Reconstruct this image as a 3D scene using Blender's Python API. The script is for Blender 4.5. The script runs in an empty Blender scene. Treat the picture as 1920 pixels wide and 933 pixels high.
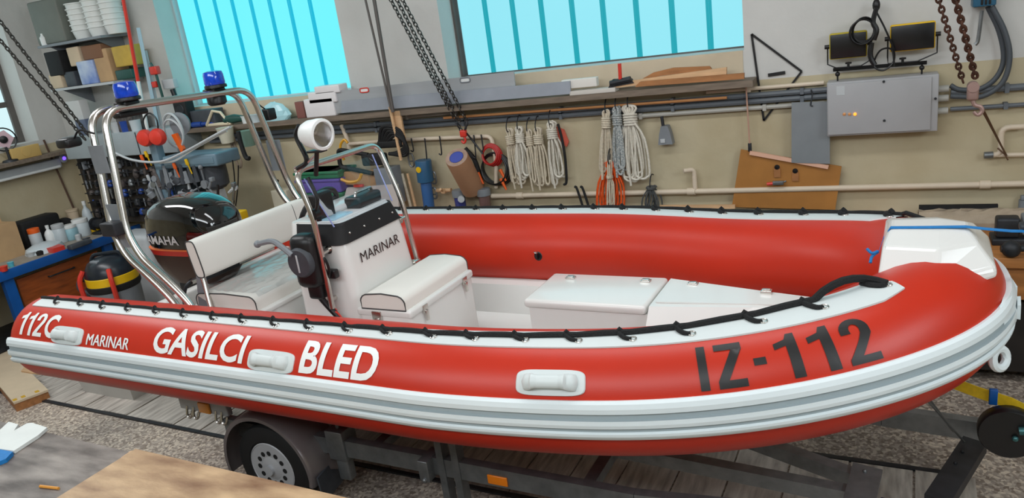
import bpy, bmesh, math, random
import numpy as np
from mathutils import Vector, Matrix
from mathutils.geometry import tessellate_polygon
random.seed(7)
SC = bpy.context.scene
COL = SC.collection
R = math.radians

# ------------------------------------------------------------------ camera
CAM_H, F_PX, PITCH, ROLL, YAW = 2.55, 1400.0, 17.0, 8.0, 27.6
p_, r_, y_ = R(PITCH), R(ROLL), R(YAW)
_f = np.array([-math.sin(y_), math.cos(y_), 0.0]); _r = np.array([math.cos(y_), math.sin(y_), 0.0]); _z = np.array([0, 0, 1.0])
FW = _f*math.cos(p_) - _z*math.sin(p_); UP = _f*math.sin(p_) + _z*math.cos(p_)
CR = math.cos(r_)*_r - math.sin(r_)*UP
CD = -math.sin(r_)*_r - math.cos(r_)*UP
CP = np.array([0, 0, CAM_H])
cd = bpy.data.cameras.new('camera'); cam = bpy.data.objects.new('camera', cd); COL.objects.link(cam)
cd.sensor_width = 36; cd.sensor_fit = 'HORIZONTAL'; cd.lens = F_PX/1920*36; cd.clip_start = .05
M = Matrix(((CR[0], -CD[0], -FW[0], CP[0]), (CR[1], -CD[1], -FW[1], CP[1]), (CR[2], -CD[2], -FW[2], CP[2]), (0, 0, 0, 1)))
cam.matrix_world = M
SC.camera = cam
def ray(px, py): return CR*((px-960)/F_PX) + CD*((py-466.5)/F_PX) + FW
WALL_Y, WALL_X = 5.6, -8.5
def onY(px, py, Y): d = ray(px, py); return CP + d*(Y/d[1])
def onX(px, py, X): d = ray(px, py); return CP + d*(X/d[0])
def onZ(px, py, Z): d = ray(px, py); return CP + d*((Z-CAM_H)/d[2])
def W(px, py, off=.02): return onY(px, py, WALL_Y-off)      # a point on (or just off) the back wall

# ------------------------------------------------------------------ light
SC.view_settings.view_transform = 'Standard'; SC.view_settings.look = 'None'
SC.view_settings.gamma = 1; SC.view_settings.use_curve_mapping = False
SC.view_settings.exposure = 0.0
wd = bpy.data.worlds.new('world'); SC.world = wd; wd.use_nodes = True
bg = wd.node_tree.nodes['Background']; bg.inputs[0].default_value = (.86, .93, 1, 1); bg.inputs[1].default_value = .24
def area(name, loc, size, power, color, target=None, rot=None):
    l = bpy.data.lights.new(name, 'AREA'); l.shape = 'RECTANGLE'; l.size, l.size_y = size; l.energy = power; l.color = color
    o = bpy.data.objects.new(name, l); COL.objects.link(o); o.location = loc
    if target is not None: o.rotation_euler = (Vector(target)-Vector(loc)).to_track_quat('-Z', 'Y').to_euler()
    return o
area('ceiling_light', (-1.2, 3.0, 4.1), (3.2, .5), 44, (.95, .975, 1), (-1.2, 3.0, 0))
area('ceiling_light', (-6.0, 2.8, 4.1), (3.2, .5), 74, (.97, .98, 1), (-6.0, 2.8, 0))
area('front_fill_light', (-2.2, -1.0, 4.1), (6.5, .9), 162, (.90, .96, 1), (-2.4, 2.6, .8))  # unseen fill added high in front to brighten the boat's near side
area('side_window_light', (3.12, 1.5, 3.3), (3.0, 1.4), 112, (.86, .94, 1), (-.5, 2.6, 1.1))

# ------------------------------------------------------------------ materials
def lin(c):
    c = c/255.0
    return c/12.92 if c <= .04045 else ((c+.055)/1.055)**2.4
def rgb(h):
    if isinstance(h, str): h = (int(h[0:2], 16), int(h[2:4], 16), int(h[4:6], 16))
    return tuple(lin(c) for c in h)
MC = {}
def mat(name, col, rough=.5, metal=0, var=.0, vscale=8, bump=0, bscale=60, spec=.5, col2=None, stretch=None, coat=0, emit=None, estr=0, detail=4, alpha=None, trans=0):
    if name in MC: return MC[name]
    m = bpy.data.materials.new(name); m.use_nodes = True; nt = m.node_tree; b = nt.nodes['Principled BSDF']
    c = rgb(col)
    b.inputs['Base Color'].default_value = (*c, 1); b.inputs['Roughness'].default_value = rough; b.inputs['Metallic'].default_value = metal
    b.inputs['Specular IOR Level'].default_value = spec; b.inputs['Coat Weight'].default_value = coat; b.inputs['Coat Roughness'].default_value = .05
    if trans: b.inputs['Transmission Weight'].default_value = trans; b.inputs['IOR'].default_value = 1.1
    if emit: b.inputs['Emission Color'].default_value = (*rgb(emit), 1); b.inputs['Emission Strength'].default_value = estr
    if var or col2 or bump:
        tc = nt.nodes.new('ShaderNodeTexCoord'); mp = nt.nodes.new('ShaderNodeMapping'); nt.links.new(tc.outputs['Object'], mp.inputs[0])
        if stretch: mp.inputs['Scale'].default_value = stretch
    if var or col2:
        n = nt.nodes.new('ShaderNodeTexNoise'); n.inputs['Scale'].default_value = vscale; n.inputs['Detail'].default_value = detail
        nt.links.new(mp.outputs[0], n.inputs['Vector'])
        cr = nt.nodes.new('ShaderNodeValToRGB'); cr.color_ramp.elements[0].position = .3; cr.color_ramp.elements[1].position = .7
        a2 = rgb(col2) if col2 else tuple(min(1, x*(1+var)) for x in c)
        a1 = c if col2 else tuple(x*(1-var) for x in c)
        cr.color_ramp.elements[0].color = (*a1, 1); cr.color_ramp.elements[1].color = (*a2, 1)
        nt.links.new(n.outputs['Fac'], cr.inputs[0]); nt.links.new(cr.outputs[0], b.inputs['Base Color'])
    if bump:
        n2 = nt.nodes.new('ShaderNodeTexNoise'); n2.inputs['Scale'].default_value = bscale; n2.inputs['Detail'].default_value = 3
        nt.links.new(mp.outputs[0], n2.inputs['Vector'])
        bp = nt.nodes.new('ShaderNodeBump'); bp.inputs['Strength'].default_value = bump; bp.inputs['Distance'].default_value = .01
        nt.links.new(n2.outputs['Fac'], bp.inputs['Height']); nt.links.new(bp.outputs[0], b.inputs['Normal'])
    MC[name] = m; return m
def glass(name, tint, tr=.85, rough=.05):
    if name in MC: return MC[name]
    m = bpy.data.materials.new(name); m.use_nodes = True; nt = m.node_tree; nt.nodes.remove(nt.nodes['Principled BSDF'])
    o = nt.nodes['Material Output']; t = nt.nodes.new('ShaderNodeBsdfTransparent'); g = nt.nodes.new('ShaderNodeBsdfGlossy'); mx = nt.nodes.new('ShaderNodeMixShader')
    t.inputs[0].default_value = (*rgb(tint), 1); g.inputs['Roughness'].default_value = rough; mx.inputs[0].default_value = 1-tr
    nt.links.new(t.outputs[0], mx.inputs[1]); nt.links.new(g.outputs[0], mx.inputs[2]); nt.links.new(mx.outputs[0], o.inputs[0])
    MC[name] = m; return m
RED = mat('red_pvc', (190, 42, 18), .37, 0, .04, 3, .03, 220, .4)
WPVC = mat('white_pvc', (210, 217, 216), .45, 0, .02, 4)
GRP = mat('white_gelcoat', (225, 224, 220), .22, 0, .015, 3, coat=.25)
VINYL = mat('white_vinyl', (233, 229, 221), .48, 0, .02, 3, .04, 300)
STRAKE = mat('rubber_white', (226, 235, 237), .5, 0, .02, 5)
STRAKEG = mat('rubber_grey', (160, 172, 176), .55)
BLACK = mat('black_plastic', (16, 16, 18), .4, 0, .1, 20)
BLACKM = mat('black_matte', (20, 20, 21), .75, 0, .2, 30)
ROPEB = mat('black_rope', (13, 13, 14), .8, 0, .3, 80, .6, 200)
STEEL = mat('polished_steel', (214, 210, 204), .26, 1)
STEELB = mat('brushed_steel', (150, 150, 150), .35, 1, .08, 10)
GALV = mat('galvanised_steel', (132, 136, 138), .42, .75, .18, 14)
DARKM = mat('dark_metal', (48, 50, 54), .5, .4, .3, 12)
DGREY = mat('dark_grey', (62, 66, 72), .55, 0, .2, 12)
GREY = mat('grey_plastic', (126, 131, 136), .5, 0, .08, 10)
LGREY = mat('light_grey', (186, 190, 192), .5, 0, .05, 8)
WHITE = mat('white_plastic', (232, 234, 232), .4, 0, .03, 6)
BLUE = mat('blue_paint', (16, 84, 158), .4, 0, .1, 6)
BLUEP = mat('blue_plastic', (34, 70, 150), .35, 0, .05, 8)
YEL = mat('yellow_plastic', (232, 186, 20), .4, 0, .06, 8)
REDP = mat('red_plastic', (214, 58, 44), .35, 0, .06, 8)
ORNG = mat('orange_plastic', (236, 98, 28), .45, 0, .1, 8)
GREENP = mat('green_plastic', (44, 120, 84), .45, 0, .08, 8)
DKGREEN = mat('dark_green_tool', (30, 74, 66), .45, 0, .1, 8)
PURP = mat('purple_plastic', (104, 88, 168), .45, 0, .05, 8)
CARD = mat('cardboard', (186, 152, 112), .8, 0, .1, 6)
CARDL = mat('pale_cardboard', (206, 186, 158), .8, 0, .06, 6)
WOODL = mat('pale_wood', (214, 174, 132), .6, 0, .12, 3, stretch=(2, 14, 14))
WOODM = mat('mid_wood', (166, 112, 66), .55, 0, .2, 3, stretch=(2, 12, 12))
PLY = mat('brown_hardboard', (170, 116, 56), .5, 0, .12, 5)
COPPER = mat('copper_tube', (226, 160, 104), .35, .25, .1, 4)
BEIGEP = mat('beige_pipe', (216, 200, 178), .45, 0, .05, 6)
CONDUIT = mat('grey_conduit', (98, 104, 110), .5, 0, .08, 4)
CONDL = mat('pale_conduit', (170, 168, 160), .5, 0, .08, 4)
ROPEW = mat('white_rope', (222, 216, 202), .8, 0, .12, 60, .5, 160)
ROPET = mat('tan_rope', (214, 202, 180), .85, 0, .15, 60, .5, 160)
ROPEM = mat('mottled_rope', (216, 216, 210), .8, 0, 0, 90, .5, 160, col2=(96, 112, 120))
ROPEO = mat('orange_rope', (240, 92, 24), .8, 0, .15, 60, .5, 160)
ROPEG = mat('grey_rope', (80, 82, 82), .85, 0, .3, 60, .5, 160)
RUST = mat('rusty_steel', (92, 62, 50), .7, .5, .35, 20)
CHAIN = mat('grey_chain', (92, 90, 86), .45, .8, .2, 20)
RUBBER = mat('tyre_rubber', (18, 18, 19), .75, 0, .15, 20)
ALU = mat('aluminium', (172, 175, 178), .42, .2, .05, 4, stretch=(.5, 6, 6))
STRAPB = mat('blue_webbing', (22, 122, 192), .6, 0, .08, 60)
STRAPY = mat('yellow_webbing', (226, 190, 30), .65, 0, .1, 60)
PLASTW = glass('clear_film', (248, 250, 252), .74, .16)
ACRYL = glass('clear_acrylic', (244, 246, 250), .955, .03)
CLEARP = mat('milky_plastic', (196, 206, 210), .35, 0, .06, 10)
PCB = mat('dark_tools', (52, 48, 48), .6, .2, 0, 30, col2=(110, 100, 96))

# ------------------------------------------------------------------ mesh builder
class MB:
    def __init__(s): s.v = []; s.f = []; s.m = []; s.sm = []
    def add(s, vs, fs, m=0, smooth=False):
        o = len(s.v); s.v += [tuple(map(float, v)) for v in vs]
        for f in fs: s.f.append(tuple(i+o for i in f)); s.m.append(m); s.sm.append(smooth)
        return s
    def box(s, lo, hi, m=0, bev=0, fr=None):
        lo, hi = np.minimum(lo, hi), np.maximum(lo, hi)
        if bev <= 0:
            vs = [(x, y, z) for x in (lo[0], hi[0]) for y in (lo[1], hi[1]) for z in (lo[2], hi[2])]
            fs = [(0, 1, 3, 2), (4, 6, 7, 5), (0, 4, 5, 1), (2, 3, 7, 6), (0, 2, 6, 4), (1, 5, 7, 3)]
            if fr is not None: vs = [fr(v) for v in vs]
            return s.add(vs, fs, m)
        bm = bmesh.new(); bmesh.ops.create_cube(bm, size=1)
        for v in bm.verts: v.co = Vector([(lo[i]+hi[i])/2 + v.co[i]*(hi[i]-lo[i]) for i in range(3)])
        bev = min(bev, min(hi-lo)*.49)
        bmesh.ops.bevel(bm, geom=list(bm.edges), offset=bev, segments=3, affect='EDGES', profile=.5)
        bm.verts.index_update()
        vs = [tuple(v.co) for v in bm.verts]
        if fr is not None: vs = [fr(v) for v in vs]
        s.add(vs, [[v.index for v in f.verts] for f in bm.faces], m, True); bm.free(); return s
    def tube(s, path, r, n=8, closed=False, m=0, caps=True):
        P = [np.array(p, float) for p in path]; k = len(P)
        rs = r if hasattr(r, '__len__') else [r]*k
        T = []
        for i in range(k):
            a = P[(i-1) % k] if (closed or i > 0) else P[i]; b = P[(i+1) % k] if (closed or i < k-1) else P[i]
            t = b-a; T.append(t/(np.linalg.norm(t)+1e-12))
        ref = np.array([0, 0, 1.0]) if abs(T[0][2]) < .9 else np.array([1.0, 0, 0])
        nn = np.cross(T[0], ref); nn /= np.linalg.norm(nn); vs = []
        for i in range(k):
            nn = nn - T[i]*(nn@T[i]); nn /= (np.linalg.norm(nn)+1e-12); bb = np.cross(T[i], nn)
            for j in range(n):
                a = 2*math.pi*j/n; vs.append(P[i]+rs[i]*(math.cos(a)*nn+math.sin(a)*bb))
        fs = []
        for i in range(k if closed else k-1):
            for j in range(n):
                a, b = i*n, ((i+1) % k)*n; j2 = (j+1) % n
                fs.append((a+j, a+j2, b+j2, b+j))
        s.add(vs, fs, m, n > 4)
        if caps and not closed:
            o = len(s.v)-len(vs)
            s.f.append(tuple(o+j for j in range(n))[::-1]); s.m.append(m); s.sm.append(False)
            s.f.append(tuple(o+(k-1)*n+j for j in range(n))); s.m.append(m); s.sm.append(False)
        return s
    def cyl(s, a, b, r0, r1=None, n=20, m=0, caps=True):
        return s.tube([a, b], [r0, r0 if r1 is None else r1], n, m=m, caps=caps)
    def lathe(s, c, axis, prof, n=28, m=0, smooth=True):       # prof: (radius, height along the axis)
        ax = np.array(axis, float); ax /= np.linalg.norm(ax); c = np.array(c, float)
        ref = np.array([0, 0, 1.0]) if abs(ax[2]) < .9 else np.array([1.0, 0, 0])
        e1 = np.cross(ref, ax); e1 /= np.linalg.norm(e1); e2 = np.cross(ax, e1); vs = []
        for (r, h) in prof:
            for j in range(n):
                a = 2*math.pi*j/n; vs.append(c+ax*h+r*(math.cos(a)*e1+math.sin(a)*e2))
        fs = [(i*n+j, i*n+(j+1) % n, (i+1)*n+(j+1) % n, (i+1)*n+j) for i in range(len(prof)-1) for j in range(n)]
        s.add(vs, fs, m, smooth)
        o = len(s.v)-len(vs)
        for i, rev in ((0, True), (len(prof)-1, False)):
            if prof[i][0] > 1e-4:
                f = [o+i*n+j for j in range(n)]; s.f.append(tuple(f[::-1] if rev else f)); s.m.append(m); s.sm.append(False)
        return s
    def grid(s, rows, m=0, smooth=True, closed_u=False, closed_v=False):
        k = len(rows); n = len(rows[0]); vs = [p for r in rows for p in r]
        fs = [(i*n+j, i*n+(j+1) % n, ((i+1) % k)*n+(j+1) % n, ((i+1) % k)*n+j) for i in range(k if closed_v else k-1) for j in range(n if closed_u else n-1)]
        return s.add(vs, fs, m, smooth)
    def loft(s, rings, m=0, smooth=True, caps=True):
        n = len(rings[0]); s.grid(rings, m, smooth, closed_u=True); o = len(s.v)-n*len(rings)
        if caps:
            s.f.append(tuple(o+j for j in range(n))[::-1]); s.m.append(m); s.sm.append(False)
            s.f.append(tuple(o+(len(rings)-1)*n+j for j in range(n))); s.m.append(m); s.sm.append(False)
        return s
    def prism(s, poly, d, m=0):                                 # a flat polygon in space, thickened by the vector d
        P = [np.array(p, float) for p in poly]; n = len(P); d = np.array(d, float)
        vs = P+[p+d for p in P]
        return s.add(vs, [tuple(range(n)), tuple(range(2*n-1, n-1, -1))]+[(i, i+n, (i+1) % n+n, (i+1) % n) for i in range(n)], m)
    def ball(s, c, r, n=14, m=0, sc=(1, 1, 1)):
        pr = [(max(1e-5, math.sin(math.pi*i/8)), -math.cos(math.pi*i/8)) for i in range(9)]
        t = MB().lathe((0, 0, 0), (0, 0, 1), pr, n)
        return s.add([(c[0]+v[0]*r*sc[0], c[1]+v[1]*r*sc[1], c[2]+v[2]*r*sc[2]) for v in t.v], t.f, m, True)
    def torus(s, c, axis, R_, r, n=24, k=8, m=0, sc=1):
        ax = np.array(axis, float); ax /= np.linalg.norm(ax); ref = np.array([0, 0, 1.0]) if abs(ax[2]) < .9 else np.array([1.0, 0, 0])
        e1 = np.cross(ref, ax); e1 /= np.linalg.norm(e1); e2 = np.cross(ax, e1)
        return s.tube([np.array(c)+R_*(math.cos(2*math.pi*i/n)*e1+sc*math.sin(2*math.pi*i/n)*e2) for i in range(n)], r, k, True, m)
ORG = {}
def build(mb, name, mats, parent=None, org=None):
    me = bpy.data.meshes.new(name)
    o0 = np.array(ORG.get(parent.name, (0, 0, 0)) if parent is not None else (org if org is not None else (0, 0, 0)), float)
    me.from_pydata([tuple(np.array(v)-o0) for v in mb.v], [], mb.f)
    if not isinstance(mats, (list, tuple)): mats = [mats]
    for q in mats: me.materials.append(q)
    for p, i, s in zip(me.polygons, mb.m, mb.sm): p.material_index = i; p.use_smooth = s
    bm = bmesh.new(); bm.from_mesh(me); bmesh.ops.recalc_face_normals(bm, faces=bm.faces[:]); bm.to_mesh(me); bm.free()
    me.update()
    if any(mb.sm) and hasattr(me, 'set_sharp_from_angle'): me.set_sharp_from_angle(angle=R(38))
    o = bpy.data.objects.new(name, me); COL.objects.link(o)
    if parent is not None: o.parent = parent; ORG[o.name] = tuple(o0)
    else: o.location = tuple(o0)
    return o
def tag(o, label, cat, group=None):
    o['label'] = label; o['category'] = cat
    if group: o['group'] = group
    return o
def thing(name, label, cat, loc=(0, 0, 0), group=None, local=False, rotz=0):
    o = bpy.data.objects.new(name, None); COL.objects.link(o); o.location = tuple(map(float, loc)); o.empty_display_size = .05; o.rotation_euler = (0, 0, rotz)
    ORG[o.name] = (0, 0, 0) if local else tuple(map(float, loc))
    return tag(o, label, cat, group)
def solo(mb, name, mats, label, cat, group=None):
    a = np.array(mb.v); c = (a.min(0)+a.max(0))/2; c[2] = a[:, 2].min()
    return tag(build(mb, name, mats, org=c), label, cat, group)
def struct(mb, name, mats):
    o = build(mb, name, mats); o['kind'] = 'structure'; return o
def base_of(mb): 
    a = np.array(mb.v); c = (a.min(0)+a.max(0))/2; c[2] = a[:, 2].min(); return c
def smooth_path(pts, n=8):                                      # Catmull-Rom through points
    P = [np.array(p, float) for p in pts]; P = [2*P[0]-P[1]]+P+[2*P[-1]-P[-2]]; out = []
    for i in range(1, len(P)-2):
        for k in range(n):
            t = k/n; a, b, c, d = P[i-1], P[i], P[i+1], P[i+2]
            out.append(.5*((2*b)+(c-a)*t+(2*a-5*b+4*c-d)*t*t+(3*b-a-3*c+d)*t**3))
    out.append(P[-2]); return out
def fillet(pts, rad, n=6):                                      # rounded corners on a polyline
    P = [np.array(p, float) for p in pts]; out = [P[0]]
    for i in range(1, len(P)-1):
        a = P[i-1]-P[i]; b = P[i+1]-P[i]; la, lb = np.linalg.norm(a), np.linalg.norm(b); r = min(rad, la*.48, lb*.48)
        p0, p1 = P[i]+a/la*r, P[i]+b/lb*r
        for k in range(n+1):
            t = k/n; out.append((1-t)**2*p0+2*t*(1-t)*P[i]+t*t*p1)
    out.append(P[-1]); return out
def text2d(body, shear=0, offset=0, xs=1.0, extrude=0, maxlen=.1):
    cu = bpy.data.curves.new('t', 'FONT'); cu.body = body; cu.size = 1; cu.shear = shear; cu.offset = offset; cu.extrude = extrude; cu.resolution_u = 4
    ob = bpy.data.objects.new('t', cu); COL.objects.link(ob)
    bpy.context.view_layer.update()
    me = ob.to_mesh(); bm = bmesh.new(); bm.from_mesh(me); ob.to_mesh_clear()
    bmesh.ops.triangulate(bm, faces=bm.faces[:])
    for _ in range(4):
        es = [e for e in bm.edges if e.calc_length() > maxlen]
        if not es: break
        bmesh.ops.subdivide_edges(bm, edges=es, cuts=1); bmesh.ops.triangulate(bm, faces=[f for f in bm.faces if len(f.verts) > 3])
    bm.verts.index_update()
    v = np.array([tuple(q.co) for q in bm.verts]); f = [[q.index for q in g.verts] for g in bm.faces]; bm.free()
    bpy.data.objects.remove(ob); bpy.data.curves.remove(cu)
    lo, hi = v.min(0), v.max(0)
    v[:, 0] = (v[:, 0]-lo[0])/(hi[0]-lo[0]); v[:, 1] = (v[:, 1]-lo[1])/(hi[1]-lo[1])
    return v, f
def chain_mesh(a, b, link=.05, r=.005, mb=None, sag=0):
    mb = mb or MB(); a, b = np.array(a, float), np.array(b, float); L = np.linalg.norm(b-a); n = max(2, int(L/(link*.74)))
    pts = [a+(b-a)*(i/n)+np.array([0, 0, -sag*math.sin(math.pi*i/n)]) for i in range(n+1)]
    for i in range(n):
        c = (pts[i]+pts[i+1])/2; t = pts[i+1]-pts[i]; t /= np.linalg.norm(t)
        e = np.cross(t, (0, 1, .2)); e /= np.linalg.norm(e)
        if i % 2: e = np.cross(t, e)
        loop = []
        for k in range(10):
            an = 2*math.pi*k/10; loop.append(c+t*link*.5*math.cos(an)*1.0+e*link*.30*math.sin(an))
        mb.tube(loop, r, 5, True)
    return mb
# ------------------------------------------------------------------ the room
def wall_material():
    m = bpy.data.materials.new('two_tone_wall_paint'); m.use_nodes = True; nt = m.node_tree; b = nt.nodes['Principled BSDF']; b.inputs['Roughness'].default_value = .75
    tc = nt.nodes.new('ShaderNodeTexCoord'); sx = nt.nodes.new('ShaderNodeSeparateXYZ'); nt.links.new(tc.outputs['Object'], sx.inputs[0])
    n = nt.nodes.new('ShaderNodeTexNoise'); n.inputs['Scale'].default_value = 2.2; n.inputs['Detail'].default_value = 6; nt.links.new(tc.outputs['Object'], n.inputs['Vector'])
    def ramp(a, c):
        r = nt.nodes.new('ShaderNodeValToRGB'); r.color_ramp.elements[0].position = .3; r.color_ramp.elements[1].position = .7
        r.color_ramp.elements[0].color = (*rgb(a), 1); r.color_ramp.elements[1].color = (*rgb(c), 1); nt.links.new(n.outputs['Fac'], r.inputs[0]); return r
    lo = ramp((182, 168, 136), (198, 187, 158)); hi = ramp((198, 197, 193), (208, 207, 203))
    mth = nt.nodes.new('ShaderNodeMath'); mth.operation = 'GREATER_THAN'; mth.inputs[1].default_value = 1.905; nt.links.new(sx.outputs['Z'], mth.inputs[0])
    mx = nt.nodes.new('ShaderNodeMix'); mx.data_type = 'RGBA'; nt.links.new(mth.outputs[0], mx.inputs[0]); nt.links.new(lo.outputs[0], mx.inputs[6]); nt.links.new(hi.outputs[0], mx.inputs[7])
    nt.links.new(mx.outputs[2], b.inputs['Base Color'])
    n2 = nt.nodes.new('ShaderNodeTexNoise'); n2.inputs['Scale'].default_value = 14; n2.inputs['Detail'].default_value = 5; nt.links.new(tc.outputs['Object'], n2.inputs['Vector'])
    bp = nt.nodes.new('ShaderNodeBump'); bp.inputs['Strength'].default_value = .18; bp.inputs['Distance'].default_value = .02; nt.links.new(n2.outputs['Fac'], bp.inputs['Height']); nt.links.new(bp.outputs[0], b.inputs['Normal'])
    return m
WALLM = wall_material()
def floor_material():
    m = bpy.data.materials.new('speckled_terrazzo'); m.use_nodes = True; nt = m.node_tree; b = nt.nodes['Principled BSDF']; b.inputs['Roughness'].default_value = .62
    tc = nt.nodes.new('ShaderNodeTexCoord'); v = nt.nodes.new('ShaderNodeTexVoronoi'); v.inputs['Scale'].default_value = 62; nt.links.new(tc.outputs['Object'], v.inputs['Vector'])
    sp = nt.nodes.new('ShaderNodeSeparateColor'); nt.links.new(v.outputs['Color'], sp.inputs[0])
    r = nt.nodes.new('ShaderNodeValToRGB'); r.color_ramp.interpolation = 'LINEAR'
    r.color_ramp.elements[0].color = (*rgb((132, 116, 102)), 1); r.color_ramp.elements[1].color = (*rgb((226, 210, 190)), 1)
    e = r.color_ramp.elements.new(.5); e.color = (*rgb((172, 158, 146)), 1)
    nt.links.new(sp.outputs[0], r.inputs[0])
    n = nt.nodes.new('ShaderNodeTexNoise'); n.inputs['Scale'].default_value = 1.4; n.inputs['Detail'].default_value = 6; nt.links.new(tc.outputs['Object'], n.inputs['Vector'])
    r2 = nt.nodes.new('ShaderNodeValToRGB'); r2.color_ramp.elements[0].position = .35; r2.color_ramp.elements[1].position = .65
    r2.color_ramp.elements[0].color = (.55, .57, .6, 1); r2.color_ramp.elements[1].color = (1, 1, 1, 1); nt.links.new(n.outputs['Fac'], r2.inputs[0])
    mx = nt.nodes.new('ShaderNodeMix'); mx.data_type = 'RGBA'; mx.blend_type = 'MULTIPLY'; mx.inputs[0].default_value = .8
    nt.links.new(r.outputs[0], mx.inputs[6]); nt.links.new(r2.outputs[0], mx.inputs[7]); nt.links.new(mx.outputs[2], b.inputs['Base Color']); return m
struct(MB().box((-8.8, -3, -.2), (3.2, 6, 0)), 'floor', floor_material())
struct(MB().box((-8.8, -3, 4.3), (3.2, 6, 4.5)), 'ceiling', mat('white_ceiling', (225, 225, 222), .8, 0, .02))
W1, W2, WZ = (-6.55, -4.33), (-3.30, -.88), (2.12, 4.05)
mb = MB()
mb.box((WALL_X-.4, WALL_Y, 0), (3.2, WALL_Y+.4, WZ[0])).box((WALL_X-.4, WALL_Y, WZ[1]), (3.2, WALL_Y+.4, 4.3))
for a, b in ((WALL_X-.4, W1[0]), (W1[1], W2[0]), (W2[1], 3.2)): mb.box((a, WALL_Y, WZ[0]), (b, WALL_Y+.4, WZ[1]))
struct(mb, 'wall_back', WALLM)
W3 = (3.3, 5.26, 1.96, 3.9)
mb = MB().box((WALL_X-.4, -3, 0), (WALL_X, WALL_Y, W3[2])).box((WALL_X-.4, -3, W3[3]), (WALL_X, WALL_Y, 4.3))
mb.box((WALL_X-.4, -3, W3[2]), (WALL_X, W3[0], W3[3])).box((WALL_X-.4, W3[1], W3[2]), (WALL_X, WALL_Y, W3[3]))
struct(mb, 'wall_left', WALLM)
mb = MB().box((3.2, -3, 0), (3.4, 6, 4.3)); struct(mb, 'wall_right', WALLM)
mb = MB().box((-8.9, -3.2, 0), (3.4, -3, 4.3)); struct(mb, 'wall_front', WALLM)
FRAMEW = mat('white_window_paint', (214, 216, 214), .5, 0, .03)
FRAMED = mat('weathered_dark_frame', (96, 92, 88), .6, 0, .1)
def lit(name, col, s): return mat(name, (30, 44, 48), .25, emit=col, estr=s)
def profile_window(idx, rng, seams, pan, seam, fm):
    y0 = WALL_Y+.22
    fr = MB().box((rng[0], y0, WZ[0]), (rng[0]+.022, y0+.08, WZ[1])).box((rng[0]+.022, y0+.02, WZ[0]), (rng[1], y0+.08, WZ[0]+.012)).box((rng[1]-.010, y0, WZ[0]+.012), (rng[1], y0+.08, WZ[1]))
    o = struct(fr, f'window_{idx}', fm)
    xs = [rng[0]+.03]+seams+[rng[1]-.012]
    for a, b in zip(xs[:-1], xs[1:]):                      # one glass channel each: a flat face with its two flanges
        g = MB().box((a+.022, y0+.035, WZ[0]+.012), (b-.022, y0+.045, WZ[1]))
        build(g, 'glass_channel', pan, o)
    sm = MB()
    for x in seams: sm.box((x-.022, y0+.03, WZ[0]+.012), (x+.022, y0+.05, WZ[1])).cyl((x, y0+.03, WZ[0]+.012), (x, y0+.03, WZ[1]), .007, n=8)
    build(sm, 'channel_flange', seam, o)
profile_window(1, W1, [float(onY(x, 0, 5.83)[0]) for x in (363, 398, 431, 466, 501, 538, 577)], lit('daylit_cyan_glass', (112, 246, 255), .97), lit('cyan_glass_edge', (0, 190, 224), .9), mat('pale_cyan_frame', (190, 214, 218), .5))
profile_window(2, W2, [float(onY(x, 0, 5.83)[0]) for x in (905, 957, 1011, 1069, 1127, 1190, 1257, 1327)], lit('daylit_pale_cyan_glass', (150, 234, 248), .96), lit('teal_glass_edge', (18, 168, 184), .9), FRAMED)
y0, y1, z0, z1 = W3; x = WALL_X-.25
fr = MB()
for a, b in (((y0, z0), (y0+.07, z1)), ((y1-.07, z0), (y1, z1)), ((y0, z0), (y1, z0+.07)), ((y0, z1-.07), (y1, z1)), ((y0, 2.36), (y1, 2.42)), ((4.25, z0), (4.32, z1))):
    k_ = .006 if b[0]-a[0] > .5 else 0
    fr.box((x-.06+k_, a[0]+k_, a[1]), (x-k_, b[0]-k_, b[1]))
w3 = struct(fr, 'window_3', FRAMED)
build(MB().box((x-.04, y0+.05, z0+.05), (x-.03, y1-.05, z1-.05)), 'window_pane', lit('daylit_white_glass', (214, 244, 248), 1.0), w3)
SILLM = mat('worn_timber', (120, 106, 92), .7, 0, .25, 5, stretch=(1, 8, 8))
struct(MB().box((-6.6, WALL_Y-.2, 1.885), (-.80, WALL_Y, 1.93)), 'trim_1', SILLM)                # timber ledge under the windows
struct(MB().box((WALL_X, 2.8, 1.77), (WALL_X+.22, 5.5, 1.81)), 'trim_2', SILLM)                  # ledge under the left window

SILLB = mat('beige_sill_face', (206, 190, 164), .7, 0, .08, 4)
struct(MB().box((W2[0], WALL_Y-.006, 1.935), (W2[1]-.01, WALL_Y, 2.12)), 'trim_5', SILLB)
struct(MB().box((W1[0], WALL_Y-.006, 1.935), (W1[1], WALL_Y, 2.12)), 'trim_6', SILLB)
# boat frame: u runs stern to bow, v across, z up
YC, TH = 3.2462, -.0352
CO, SI = math.cos(TH), math.sin(TH)
def B2W(u, v, z): return np.array([u*CO-v*SI, YC+u*SI+v*CO, z])
def W2B(p): x, y = p[0], p[1]-YC; return np.array([x*CO+y*SI, -x*SI+y*CO, p[2]])
def onV(px, py, v):
    d = ray(px, py); nrm = np.array([-SI, CO, 0]); o = B2W(0, v, 0); return W2B(CP+d*(((o-CP)@nrm)/(d@nrm)))
def onU(px, py, u):
    d = ray(px, py); nrm = np.array([CO, SI, 0]); o = B2W(u, 0, 0); return W2B(CP+d*(((o-CP)@nrm)/(d@nrm)))
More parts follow.
